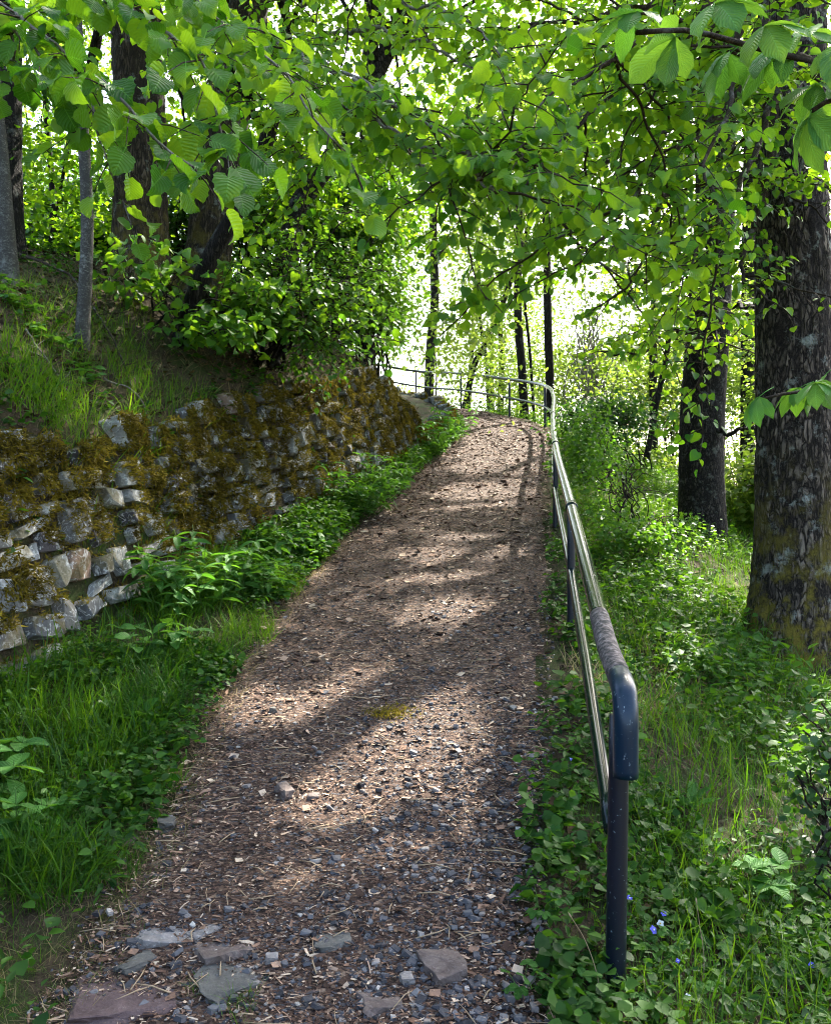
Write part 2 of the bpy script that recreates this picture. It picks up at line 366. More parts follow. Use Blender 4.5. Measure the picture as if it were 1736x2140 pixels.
CLs = np.concatenate([[0], np.cumsum(np.linalg.norm(np.diff(CLxy, axis=0), axis=1))])
def path_coord(x, y):
    x = np.atleast_1d(np.asarray(x, float)); y = np.atleast_1d(np.asarray(y, float)); k = np.zeros(len(x), int); s = np.zeros(len(x))
    for a in range(0, len(x), 20000):
        P = np.stack([x[a:a+20000], y[a:a+20000]], -1)
        d2 = ((P[:, None, :]-CLxy[None])**2).sum(-1); kk = d2.argmin(1); k[a:a+20000] = kk
        s[a:a+20000] = ((P-CLxy[kk])*CLn[kk]).sum(-1)
        far = np.sqrt(d2.min(1)); sg = np.where(s[a:a+20000] >= 0, 1, -1); s[a:a+20000] = np.where(far > np.abs(s[a:a+20000])+.3, sg*far, s[a:a+20000])
    return k, s
def ground_z(x, y, sheet=False):
    x = np.atleast_1d(np.asarray(x, float)); y = np.atleast_1d(np.asarray(y, float))
    k, s = path_coord(x, y); h, w, wh = CL[k, 2], CL[k, 3], CL[k, 4]; z = cl_z(x, y, k)
    d = np.abs(s); L = s < 0
    zl = .13*sstep(h, w, d)+wh*sstep(w+.08, w+.42, d)
    e = np.clip(d-w-.35, 0, None); zl = zl+1.0*np.minimum(e, 1.2)+.34*np.clip(e-1.2, 0, 1.8)+.08*np.clip(e-3.0, 0, 3)-.02*np.clip(e-6, 0, 60)
    zl = zl*(1-.62*sstep(13.3, 16, y))
    e = np.clip(d-h-.28, 0, None)
    zr = -.34*e-.08*np.clip(e-.8, 0, 5)
    zr = np.where(e > 7, -.34*7-.08*5-.10*np.minimum(e-7, 60), zr)-.03*sstep(h, h+.3, d)-.07*(1-sstep(3, 5, y))*sstep(h, h+.25, d)
    z = z+np.where(L, zl, zr)
    amp = np.where(d < h, .012, .05+.10*sstep(1.5, 6, d))
    z = z+(n2(x, y, 1.1, 3)-.5)*amp*2
    z = z+(n2(x, y, 5.0, 9, 2)-.5)*np.where(d < h, .02, .06)
    if sheet: z = z-.05*(1-sstep(h-.2, h+.02, d))
    return z
def gpt(x, y, dz=0.0):
    return np.array([x, y, float(ground_z(x, y)[0])+dz])
def on_ground(px, py, lo=2.0, hi=30.0):
    """where the sight line through that picture point meets the ground"""
    Y = np.linspace(lo, hi, 900); P = np.stack([at(px, py, v) for v in Y]); g = ground_z(P[:, 0], P[:, 1]); b = np.where(P[:, 2] <= g)[0]
    i = b[0] if len(b) else -1
    return np.array([P[i, 0], P[i, 1], g[i]])

# ground sheet
def axis(lo, hi, step, far, n=34):
    a = np.arange(lo, hi+1e-6, step); g = np.geomspace(step, far, n)
    return np.concatenate([lo-np.cumsum(g*0+1)[::-1]*0-g[::-1], a, hi+g])
gx, gy = axis(-7, 9, .17, 700), axis(-3, 31, .19, 900)
X, Y = np.meshgrid(gx, gy); Z = ground_z(X.ravel(), Y.ravel(), True)
V = np.stack([X.ravel(), Y.ravel(), Z], -1)
nx, ny = len(gx), len(gy); i = (np.arange(ny-1)[:, None]*nx+np.arange(nx-1)[None]).ravel()
F = np.concatenate([np.stack([i, i+1, i+nx+1], -1), np.stack([i, i+nx+1, i+nx], -1)])
tag(link('ground', mesh_tris('ground', V, F, M['earth'])), 'dark earthy hillside falling away right of the path', kind='structure')

# path sheet
nc = 25; rows = np.arange(20, 400)
V = []
for r in rows:
    u = np.linspace(-1, 1, nc); h = CL[r, 2]; e = CLxy[r][None]+CLn[r][None]*(u*h*1.04)[:, None]
    jag = (n2(e[:, 0], e[:, 1], 2.2, 21)-.5)*.34*np.abs(u)**3*np.sign(u)
    e = e+CLn[r][None]*jag[:, None]
    z = CLz[r]+(n2(e[:, 0], e[:, 1], 1.1, 3)-.5)*.024+(n2(e[:, 0], e[:, 1], 5, 9, 2)-.5)*.02+.012-.045*np.abs(u)**8
    V.append(np.column_stack([e, z]))
V = np.concatenate(V); i = (np.arange(len(rows)-1)[:, None]*nc+np.arange(nc-1)[None]).ravel()
F = np.concatenate([np.stack([i, i+1, i+nc+1], -1), np.stack([i, i+nc+1, i+nc], -1)])
tag(link('path', mesh_tris('path', V, F, M['path'])), 'brown woodland path strewn with gravel and wood litter', kind='structure')
def path_z(x, y):
    x = np.atleast_1d(np.asarray(x, float)); y = np.atleast_1d(np.asarray(y, float)); k, s = path_coord(x, y)
    return cl_z(x, y, k)+(n2(x, y, 1.1, 3)-.5)*.024+(n2(x, y, 5, 9, 2)-.5)*.02+.012

# ------------------------------------------------------------------ templates
def leaf_grid(rows, hw, cols, fold=.16, curl=.25, ripple=0., nr=8, serr=0., back=0., seed=0, twist=0.):
    r_ = np.random.default_rng(seed); V, uv = [], []
    for i, (v, w) in enumerate(zip(rows, hw)):
        for u in cols:
            ww = w*(1+(serr*(1 if i % 2 else -1) if abs(u) > .9 else 0))
            z = fold*abs(u)*w-curl*v*v+ripple*math.sin(v*nr*2*math.pi-abs(u)*4)*abs(u)+twist*u*v*.2+(r_.random()-.5)*.03*abs(u)
            V.append((u*ww, v-back*abs(u)*(1-v)**3, z)); uv.append((.5+.5*u, v))
    V, uv = np.array(V), np.array(uv); nc_ = len(cols); F = []
    for i in range(len(rows)-1):
        for j in range(nc_-1):
            a, b, c, d = i*nc_+j, i*nc_+j+1, (i+1)*nc_+j+1, (i+1)*nc_+j
            if hw[i] > 1e-6: F.append((a, b, c))
            if hw[i+1] > 1e-6: F.append((a, c, d))
            elif not hw[i] > 1e-6: pass
            else: F[-1] = (a, b, c)
    return V, np.array(F), uv
LR = [0, .06, .14, .24, .36, .48, .6, .71, .81, .9, .955, 1]; LH = [.16, .36, .46, .51, .53, .52, .48, .41, .30, .16, .05, 0]
C5 = [-1, -.5, 0, .5, 1]
LINDEN_BIG = [leaf_grid(LR, LH, C5, .06+.10*k, .06+.2*(k % 3), .028, 5, .055, .10, k, .9*(k-2)) for k in range(5)]
def with_petiole(t, L=.45):
    V, F, uv = t; n = len(V); w = .012
    V2 = np.array([(-w, -L, .10), (w, -L, .10), (w, .02, .0), (-w, .02, .0)])
    return np.vstack([V, V2]), np.vstack([F, [(n, n+1, n+2), (n, n+2, n+3)]]), np.vstack([uv, [(.5, 0)]*4])
LINDEN_BIG = [with_petiole(t) for t in LINDEN_BIG]
LINDEN = [leaf_grid([0, .12, .34, .62, .86, 1], [.22, .44, .52, .42, .17, 0], [-1, 0, 1], .2+.12*k, .15+.12*k, 0, 1, 0, .1, k) for k in range(3)]
SMALL = [leaf_grid([0, .4, .75, 1], [.2, .42, .25, 0], [-1, 0, 1], .25, .2+.1*k, 0, 1, 0, 0, k) for k in range(2)]
DIAM = [(np.array([(0, 0, 0), (-.36, .4, .1), (0, 1, -.12), (.36, .4, .1)]), np.array([(0, 2, 1), (0, 3, 2)]), np.array([(.5, 0), (0, .4), (.5, 1), (1, .4)]))]
def lite(w, c=.12):
    return np.array([(0, 0, 0), (-w, .3, .25*w), (-w*.78, .68, .2*w-c*.4), (0, 1, -c), (w*.78, .68, .2*w-c*.4), (w, .3, .25*w)]), np.array([(0, 3, 2), (0, 2, 1), (0, 4, 3), (0, 5, 4)]), np.full((6, 2), .5)
LITE = [lite(.42), lite(.38, .3), lite(.45, .02)]
LANCE_BIG = [leaf_grid([0, .08, .2, .35, .5, .65, .8, .92, 1], [.03, .09, .15, .185, .19, .165, .11, .045, 0], C5, .35, .25+.15*k, .01, 6, .04, 0, k) for k in range(3)]
OVAL_BIG = [leaf_grid([0, .08, .2, .35, .5, .65, .8, .92, 1], [.06, .17, .28, .34, .35, .30, .2, .09, 0], C5, .2, .1+.15*k, .012, 6, .02, 0, k) for k in range(3)]
LANCE = [leaf_grid([0, .25, .6, 1], [.05, .17, .16, 0], [-1, 0, 1], .35, .3+.1*k, 0, 1, 0, 0, k) for k in range(2)]
ROUND = [leaf_grid([0, .2, .55, .85, 1], [.15, .4, .45, .25, 0], [-1, 0, 1], .1, .1, 0, 1, 0, 0, k) for k in range(2)]
def blade(bend, w=.03, n=4, side=0.):
    t = np.linspace(0, 1, n); V = []
    for a in t:
        ww = w*(1-a**1.6)*(1 if a > 0 else .8); z_ = a*(1-.35*bend*a); y_ = bend*a*a*.75
        V += [(-ww+side*a*a, y_, z_), (ww+side*a*a, y_, z_)]
    V = np.array(V[:-1]); V[-1, 0] = side; F = []
    for i in range(n-1):
        a, b, c, d = 2*i, 2*i+1, 2*i+3, 2*i+2
        if i < n-2: F += [(a, b, c), (a, c, d)]
        else: F += [(a, b, 2*i+2)]
    return V, np.array(F), np.zeros((len(V), 2))
BLADES = [blade(.2, .018, 3), blade(.6, .03, 4), blade(1.0, .024, 4), blade(1.35, .03, 5, .2), blade(.4, .045, 4, -.15), blade(.9, .016, 4, .25)]

def rock(seed, n=26, sub=True, flat=1.0, amp=.022):
    """an angular rock in the unit box: convex hull of scattered points, edges softened and roughened"""
    r_ = np.random.default_rng(seed); bm = bmesh.new()
    for sx in (-1, 1):
        for sy in (-1, 1):
            for sz in (-1, 1):
                j = r_.uniform(.5, 1.0, 3); bm.verts.new((sx*.5*j[0], sy*.5*j[1], sz*.5*j[2]*flat))
    for _ in range(n):
        p = r_.uniform(-.5, .5, 3); a = r_.integers(0, 3); p[a] = np.sign(p[a])*r_.uniform(.42, .5); p *= .98; p[2] *= flat; bm.verts.new(p)
    g = bmesh.ops.convex_hull(bm, input=bm.verts); dead = [e for e in g['geom_interior'] if isinstance(e, bmesh.types.BMVert)]
    if dead: bmesh.ops.delete(bm, geom=dead, context='VERTS')
    loose = [v for v in bm.verts if not v.link_faces]
    if loose: bmesh.ops.delete(bm, geom=loose, context='VERTS')
    bmesh.ops.dissolve_limit(bm, angle_limit=math.radians(14), verts=bm.verts, edges=bm.edges)
    if sub:
        bmesh.ops.bevel(bm, geom=bm.edges[:], offset=.02, segments=1, affect='EDGES')
        bmesh.ops.triangulate(bm, faces=bm.faces); bmesh.ops.subdivide_edges(bm, edges=[e for e in bm.edges if e.calc_length() > (.2 if sub != 2 else .12)], cuts=1 if sub != 2 else 3, use_grid_fill=True)
    bmesh.ops.triangulate(bm, faces=bm.faces)
    bm.verts.index_update(); V = np.array([v.co[:] for v in bm.verts]); F = np.array([[v.index for v in f.verts] for f in bm.faces]); bm.free()
    if sub == 2: V = V+(np.stack([fbm(V*3.2+seed*1.7+q*7, 4, q+30) for q in range(3)], -1)-.5)*np.array([.34, .34, .16])
    elif sub: V = V+(np.stack([fbm(V*4.5+seed*3.1+q*7, 3, q) for q in range(3)], -1)-.5)*amp*2
    return V, F
ROCKS = [rock(k, 14) for k in range(18)]
PEBBLES = [rock(100+k, 5, False) for k in range(8)]

# ------------------------------------------------------------------ stone wall
rows = np.where((CL[:, 0] > 2.6) & (CL[:, 0] < 26))[0]
WB = CLxy[rows]-CLn[rows]*CL[rows, 3][:, None]; WN = CLn[rows]; WZ = CLz[rows]+.08; WH = CL[rows, 4]*(1-.35*sstep(13.3, 16, CL[rows, 0]))+.06
WS = np.concatenate([[0], np.cumsum(np.linalg.norm(np.diff(WB, axis=0), axis=1))])
def wall_at(s, h, dout=0.0):
    p = np.array([np.interp(s, WS, WB[:, 0]), np.interp(s, WS, WB[:, 1])]); n = unit(np.array([np.interp(s, WS, WN[:, 0]), np.interp(s, WS, WN[:, 1])]))
    z = np.interp(s, WS, WZ); bat = .20
    q = p-n*(bat*h)+n*dout
    return np.array([q[0], q[1], z+h]), n
prng = np.random.default_rng(11)
BIN = .04; nb = int(WS[-1]/BIN); sky_h = np.full(nb, -.12)+.06*prng.random(nb); top = np.interp(np.arange(nb)*BIN, WS, WH)
top = top+(n2(np.arange(nb)*BIN, 0*np.arange(nb), 1.6, 5)-.5)*.22
stones = []
while True:
    room = sky_h < top-.05
    if not room.any(): break
    lows = np.where(room, sky_h, 9); i0 = int(lows.argmin()); base = lows[i0]
    a = i0
    while a > 0 and sky_h[a-1] < base+.05 and i0-a < 6: a -= 1
    b = i0
    wmax = int((prng.choice([.16, .26, .38, .56], p=[.24, .32, .28, .16])*prng.uniform(.8, 1.2))/BIN)+1
    while b < nb-1 and b-a < wmax and sky_h[b+1] < base+.06: b += 1
    wid = (b-a+1)*BIN
    if wid < .07:
        nb_h = [sky_h[j] for j in (a-1, b+1) if 0 <= j < nb]; sky_h[a:b+1] = max(base+.03, min(nb_h) if nb_h else base+.05); continue
    bot = sky_h[a:b+1].max(); hgt = min(prng.choice([.08, .15, .23, .34], p=[.22, .32, .28, .18])*prng.uniform(.85, 1.2), max(.08, wid*1.5), top[a:b+1].max()-bot+.12); hgt = max(hgt, .06)
    stones.append(((a+b+1)*.5*BIN, bot+hgt*.5, wid, hgt)); sky_h[a:b+1] = bot+hgt+.012
SM, SP, SD = [], [], []
for s, h, wd, hg in stones:
    dep = prng.uniform(.22, .34); pr = prng.uniform(-.045, .05)
    p, n = wall_at(s, h, pr-dep*.5)
    q, _ = wall_at(s+.05, h); q0, _ = wall_at(s-.05, h); tan = unit(q-q0); tan[2] *= prng.uniform(.2, 1.0); tan = unit(tan)
    up = unit(np.array([-n[0]*.20, -n[1]*.20, 1.0])); up = unit(up-np.dot(up, tan)*tan); inn = np.cross(up, tan)
    R = np.stack([tan, inn, up], -1); ang = prng.normal(0, .10); c_, s_ = math.cos(ang), math.sin(ang)
    R = R @ np.array([[c_, 0, s_], [0, 1, 0], [-s_, 0, c_]]); yw = prng.normal(0, .10); c_, s_ = math.cos(yw), math.sin(yw)
    R = R @ np.array([[c_, -s_, 0], [s_, c_, 0], [0, 0, 1]])
    SM.append(R); SP.append(p); SD.append((wd*.98, dep, hg*.97))
SM, SP, SD = np.array(SM), np.array(SP), np.array(SD)
which = prng.integers(0, len(ROCKS), len(SP)); allV, allF, _, _ = stamp(ROCKS, SP, SM, SD, which=which)
vis = (SD[:, 0]*SD[:, 2])/SP[:, 1]**2*np.where(np.abs(SP[:, 0]/SP[:, 1]) < .5, 1, .01); order = np.argsort(-vis); near, rest = order[:300], order[300:]
wall = thing('stone_wall', 'mossy dry stone retaining wall holding the bank beside the path', 'wall', (*wall_at(3, 0)[0][:2], 0))
rock_me = [mesh_tris('stone', *ROCKS[k], M['stone'], False) for k in range(len(ROCKS))]
for i in near:
    o = link('stone', rock_me[which[i]], wall)
    o.matrix_basis = Matrix.Translation(Vector(SP[i])-wall.location) @ Matrix([list(r) for r in SM[i]]).to_4x4() @ Matrix.Diagonal((*SD[i], 1))
V, F, T, _ = stamp(ROCKS, SP[rest], SM[rest], SD[rest], prng.random(len(rest)), which[rest])
part('far_stones', wall, V, F, M['stone_far'], False, T, kind='stuff')
# earth core behind the stones
Vc = []
hs = np.array([-.3, .0, .4, .8, 1.15, 1.0])
ss = np.arange(0, WS[-1], .12)
for s in ss:
    wh = np.interp(s, WS, WH)
    for f, dd in ((-.2, -.2), (.25, -.17), (.55, -.18), (.82, -.2), (.93, -.26), (.95, -.75)):
        Vc.append(wall_at(s, wh*f, dd)[0])
Vc = np.array(Vc)+(np.stack([n2(np.arange(len(Vc))*.7, np.arange(len(Vc))*.3, 1, q) for q in range(3)], -1)-.5)*.04; nk = 6
i = (np.arange(len(ss)-1)[:, None]*nk+np.arange(nk-1)[None]).ravel()
part('earth_core', wall, Vc, np.concatenate([np.stack([i, i+nk, i+nk+1], -1), np.stack([i, i+nk+1, i+1], -1)]), M['earth'])
# moss tufts where a sight line onto the wall meets a stone
bvh = BVHTree.FromPolygons([tuple(v) for v in allV], [tuple(int(x) for x in f) for f in allF])
mp, mn = [], []
for _ in range(58000):
    s = WS[-1]*prng.random()**1.5; wh = np.interp(s, WS, WH); h = prng.uniform(-.05, wh+.2); o_, n_ = wall_at(s, h, .8)
    d_ = Vector((-n_[0], -n_[1], prng.uniform(-.9, .15))).normalized(); o_ = Vector(o_)-d_*.0; o_.z -= d_.z*.7
    hit = bvh.ray_cast(o_, d_, 2.0)
    if hit[0] is not None: mp.append(hit[0][:]); mn.append(hit[1][:])
mp, mn = np.array(mp), np.array(mn)
relh = (mp[:, 2]-np.interp(mp[:, 1], WB[:, 1], WZ))/np.interp(mp[:, 1], WB[:, 1], WH)
mk = fbm(mp*np.array([1.8, 1.8, 2.6]), 5, 41)+.16*np.clip(mn[:, 2], 0, 1)+.30*sstep(.62, .95, relh)+.10*sstep(6.5, 12, mp[:, 1])-.06*(1-sstep(5.8, 8.5, mp[:, 1]))*(1-sstep(.6, .85, relh))
keep = mk > .435+.03*prng.random(len(mk)); mp, mn, mk = mp[keep], mn[keep], mk[keep]
def moss_blades(P, Nn, per, ln, r_):
    P = np.repeat(P, per, 0)+r_.normal(0, .014, (len(P)*per, 3)); Nn = np.repeat(Nn, per, 0)
    d = unit(Nn*.8+np.array([0, 0, -.35])+r_.normal(0, .55, P.shape)); return P, frames(d, r_.normal(0, 1, P.shape)), ln*r_.uniform(.5, 1.4, len(P))
MB_ = [(np.array([(-.13, 0, 0), (.13, 0, 0), (.03, 1, .1)]), np.array([(0, 1, 2)])), (np.array([(-.2, 0, 0), (.16, .1, 0), (-.05, 1.1, -.1)]), np.array([(0, 1, 2)]))]
P_, R_, S_ = moss_blades(mp, mn, 6, .034, prng)
tint = np.clip(.5+1.5*(fbm(P_*2.2, 3, 77)-.5)+.4*(fbm(P_*9, 2, 5)-.5)+prng.normal(0, .16, len(P_))+.15*(R_[:, 2, 1]), 0, 1)
hk = mk > .62+.05*prng.random(len(mk)); P2, R2, S2 = moss_blades(mp[hk], mn[hk]*.5+np.array([0, 0, -.35]), 5, .042, prng); P2 = P2+np.repeat(mn[hk], 5, 0)*.015
t2_ = np.clip(.35+1.2*(fbm(P2*3, 3, 78)-.5)+prng.normal(0, .16, len(P2)), 0, 1); P_, R_, S_, tint = np.concatenate([P_, P2]), np.concatenate([R_, R2]), np.concatenate([S_, S2]), np.concatenate([tint, t2_])
V, F, T, _ = stamp(MB_, P_, R_, S_, tint); part('moss', wall, V, F, M['moss'], False, T, kind='stuff')

# ------------------------------------------------------------------ handrail
posts = [(.70, 3.0), (1.14, 6.25), (1.56, 9.5), (2.08, 12.9), (2.62, 16.2), (2.93, 19.3), (2.40, 21.8), (1.32, 24.7), (.02, 27.3)]
rail = thing('handrail', 'dark green pipe handrail with two rails curving uphill along the path', 'handrail', gpt(*posts[0]))
tops, mids, feet = [], [], []
for x, y in posts:
    g = float(np.interp(y, ZTAB[:, 0], ZTAB[:, 1])); feet.append((x, y, g-.25)); tops.append((x, y, g+.95)); mids.append((x, y, g+.47))
tops[0] = (.722, 3.02, .95); mids[0] = (.70, 3.04, .47)
tl = smooth_line(tops+[(-1.9, 29.2, 6.75)], 140); ml = smooth_line(mids+[(-1.9, 29.2, 6.27)], 140)
curve = smooth_line([(.722, 2.93, .69), (.722, 2.93, .80), (.724, 2.935, .88), (.728, 2.965, .945), (.735, 3.03, .985), tuple(tl[2]+np.array([0, 0, .012])), tuple(tl[4]), tuple(tl[6])], 60)
V, F = tube(curve[:18], .0435, 24); part('blue_end_piece', rail, V, F, M['paint_blue'], label='blue painted downturned end of the top rail')
V, F = tube(curve[17:46], .043, 24); part('worn_bend', rail, V, F, M['paint_worn'], label='worn grey and rusty bend of the top rail')
tl = np.vstack([curve[45:58], tl[7:]]); tl = np.vstack([tl[:1], tl[:1], tl[:1], tl[:1], tl])
V, F = tube(tl[4:], .040, 16); part('top_rail', rail, V, F, M['paint_green'])
V, F = tube(ml, .030, 14); part('lower_rail', rail, V, F, M['paint_green'])
for k, (f, t) in enumerate(zip(feet, tops)):
    t2 = np.array(t)-np.array((0, 0, 0.03 if k else .07)); f2 = np.array(f)
    V, F = tube(np.array([f2*(1-a)+t2*a for a in np.linspace(0, 1, 6)]), .036 if k == 0 else .030, 16); part('post', rail, V, F, M['paint_navy'])
for k in range(1, 4):
    c = tl[int(np.argmin(np.abs(tl[:, 1]-posts[k][1])))]; a = tl[int(np.argmin(np.abs(tl[:, 1]-posts[k][1])))+1]; d = unit(a-c)
    V, F = tube(np.array([c-d*.05, c+d*.05]), .045, 16); part('sleeve', rail, V, F, M['paint_green'])

# ------------------------------------------------------------------ trees: limbs, twigs, leaves
SUNV = np.array(SUN)
PATCHES = [(-.75, 5.0, .35, .3, 0), (-.12, 4.8, .5, 1.0, .2), (.25, 6.7, .55, .4, .1), (.45, 8.4, .8, .4, 0), (.9, 11.6, .8, .7, 0), (-.45, 4.0, .3, .3, 0), (1.3, 13.7, .9, .9, 0), (.7, 10.6, .8, .18, .1), (1.0, 11.4, .6, .15, 0), (1.9, 17.5, 1.1, 1.2, 0), (-1.0, 5.1, .28, .3, 0), (.35, 6.0, .35, .3, 0), (.1, 7.6, .55, .22, .2), (.6, 9.0, .5, .2, 0), (-.3, 3.55, .5, .16, .3),
           (1.5, 15.5, 1.1, 1.8, 0), (2.2, 19.5, 1.2, 2.0, 0), (1.0, 12.2, .7, .35, 0), (2.6, 5.8, .8, .9, 0), (2.3, 8.6, .7, 1.2, 0), (1.5, 4.3, .35, .5, 0), (3.4, 12, .9, 1.3, 0), (-1.75, 5.9, .25, .4, 0), (-.95, 8.0, .25, .3, 0)]
def sunholes(P, soft=.35, r_=np.random.default_rng(3)):
    """leaves that would shade the sunny spots of the path and slope are missing from the crowns"""
    k = (P[:, 2]-.215*(P[:, 1]-3))/(SUNV[2]-.215*SUNV[1]); q = P-k[:, None]*SUNV; keep = np.ones(len(P), bool)
    for x, y, rx, ry, a in PATCHES:
        dx, dy = q[:, 0]-x, q[:, 1]-y; u = dx*math.cos(a)+dy*math.sin(a); v = -dx*math.sin(a)+dy*math.cos(a)
        keep &= ~(((u/rx)**2+(v/ry)**2 < 1+soft*r_.normal(0, 1, len(P))) & (k > .5))
    return keep
class Leaves:
    def __init__(s): s.P, s.D, s.N, s.S = [], [], [], []
    def add(s, P, D, N, S): s.P.append(P); s.D.append(D); s.N.append(N); s.S.append(S)
    def get(s):
        P = np.concatenate([np.atleast_2d(p) for p in s.P]); D = np.concatenate([np.atleast_2d(p) for p in s.D]); N = np.concatenate([np.atleast_2d(p) for p in s.N]); S = np.concatenate([np.atleast_1d(p) for p in s.S])
        k = sunholes(P); return P[k], frames(D[k], N[k]), S[k]
def wob(pts, n, amp, r_):
    L = smooth_line(pts, n); t = np.linspace(0, 1, n)[:, None]
    off = np.stack([fbm(np.column_stack([t[:, 0]*n*.35+r_.random()*50, np.full(n, q*3.3), np.zeros(n)]), 2, q)-.5 for q in range(3)], -1)
    return L+off*amp*2*np.sqrt(np.minimum(t*6, 1))
def sprout(line, lv, r_, start=.2, step=.1, tl=(.15, .4), leaf=(.08, .12), gap=.5, droop=.5, down=.25, tw_r=.004, up=.25):
    """twigs along a limb, alternate leaves along each twig"""
    L = np.concatenate([[0], np.cumsum(np.linalg.norm(np.diff(line, axis=0), axis=1))]); s = L[-1]*start; sg = 1; tubes = []
    while s <= L[-1]:
        i = min(np.searchsorted(L, s), len(line)-1); p = line[i]; t = unit(line[min(i+1, len(line)-1)]-line[max(i-1, 0)])
        side = unit(np.cross(t, [0, 0, 1.]))*sg; sg = -sg
        d = unit(t*r_.uniform(.2, .9)+side*r_.uniform(.5, 1)+np.array([0, 0, r_.normal(up, .35)]))
        if s > L[-1]-step: d = unit(t+r_.normal(0, .2, 3))
        ln = r_.uniform(*tl)*(1.15-.4*s/L[-1]); n = max(3, int(ln/.07)); u = np.linspace(0, 1, n)[:, None]
        tw = p+d*ln*u+np.array([0, 0, -down*ln])*u*u; tubes.append(tube(tw, np.linspace(tw_r, tw_r*.4, n), 4, cap=False))
        m = max(2, int(ln/(leaf[1]*gap))); lsg = 1
        for k in range(m+1):
            a = .12+.88*k/m; q = p+d*ln*a+np.array([0, 0, -down*ln*a*a]); tt = unit(d+np.array([0, 0, -2*down*a])); sd = unit(np.cross(tt, [0, 0, 1.]))*lsg; lsg = -lsg
            ld = unit(tt*(.6 if k < m else 1.2)+sd*(.8 if k < m else .1)+np.array([0, 0, -droop*r_.uniform(.2, 1.6)])+r_.normal(0, .2, 3)); sz = r_.uniform(*leaf)*(.75+.25*math.sin(math.pi*(.2+.7*a)))
            nn = np.array([0, 0, 1.])+r_.normal(0, .5, 3)
            lv.add(q+ld*sz*.42, ld, nn, sz)
        s += step*r_.uniform(.6, 1.4)
    return tubes
def crown(lv, c, r, ncl, per, cl, leaf, r_, flat=.55, shell=.5, droop=.35, zmin=None):
    c, r = np.array(c, float), np.array(r, float)
    dirs = unit(r_.normal(0, 1, (ncl, 3))); rad = r_.random(ncl)**shell; C = c+dirs*rad[:, None]*r
    P = np.repeat(C, per, 0); off = r_.normal(0, 1, P.shape)*np.array([cl, cl, cl*flat])*np.repeat(r_.uniform(.6, 1.4, ncl), per)[:, None]; P = P+off
    if zmin is not None: k = P[:, 2] > zmin+.0*P[:, 0]; P, off = P[k], off[k]
    D = unit(off*np.array([1, 1, .2])/cl+r_.normal(0, .6, P.shape)+np.array([0, 0, -droop])); N = np.array([0, 0, 1.])+r_.normal(0, .5, P.shape)
    lv.add(P, D, N, r_.uniform(leaf[0], leaf[1], len(P))); return C
def foliage(root, lv, name, mat, temps, r_, n_obj=0, obj_meshes=None, tint_c=.5, maxd=30.):
    """the leaves that show largest become leaf objects, the others one mass of real leaves"""
    P, R, S = lv.get(); idx = np.arange(len(P)); big = np.zeros(0, int)
    if n_obj:
        u, v = P[:, 0]/P[:, 1], (P[:, 2]-1.6)/P[:, 1]; inv = (np.abs(u) < .5) & (np.abs(v) < .615) & (P[:, 1] > .4)
        score = np.where(inv, S/P[:, 1], 0); big = np.argsort(-score)[:n_obj]; big = big[score[big] > 0]
        base = root.location
        for i in big:
            o = link('leaf', obj_meshes[int(r_.integers(len(obj_meshes)))], root)
            o.matrix_basis = Matrix.Translation(Vector(P[i])-base) @ Matrix([list(x) for x in R[i]]).to_4x4() @ Matrix.Diagonal((S[i],)*3+(1,))
        idx = np.setdiff1d(idx, big)
    if len(idx):
        tint = np.clip(tint_c+1.3*(fbm(P[idx]*.9, 2, 3)-.5)+r_.normal(0, .2, len(idx)), 0, 1)
        V, F, T, U = stamp(temps, P[idx], R[idx], S[idx], tint); part(name, root, V, F, mat, True, T, None, kind='stuff')
    return len(P)
def bark_disp(amp, fr, fz, seed):
    def f(p, a, rr):
        ca, sa = np.cos(a)+0*rr, np.sin(a)+0*rr; q = np.stack([ca*fr, sa*fr, p[..., 2]*fz], -1)
        w = fbm(q*.35, 2, seed+5)*2.2; n_ = fbm(q+w[..., None], 3, seed); rdg = 1-np.abs(2*n_-1)*2.2
        pl = vnoise(np.stack([ca*fr*1.7, sa*fr*1.7, p[..., 2]*fz*3.3], -1)+w[..., None], seed+9)
        return amp*(np.clip(rdg, -1, 1)*.7+(pl-.5)*.9)+rr*.12*(fbm(np.stack([ca, sa, p[..., 2]*.7], -1)*1.2, 2, seed+3)-.5)
    return f
def flare(L, r, base_z, k=1.5, h=.5, fine=None):
    return r*(1+(k-1)*np.exp(-np.clip(L[:, 2]-base_z, 0, 9)/h))
LB_ME = [mesh_tris('linden_leaf', t[0], t[1], M['linden_big'], True, None, t[2]) for t in LINDEN_BIG]
NL = 0

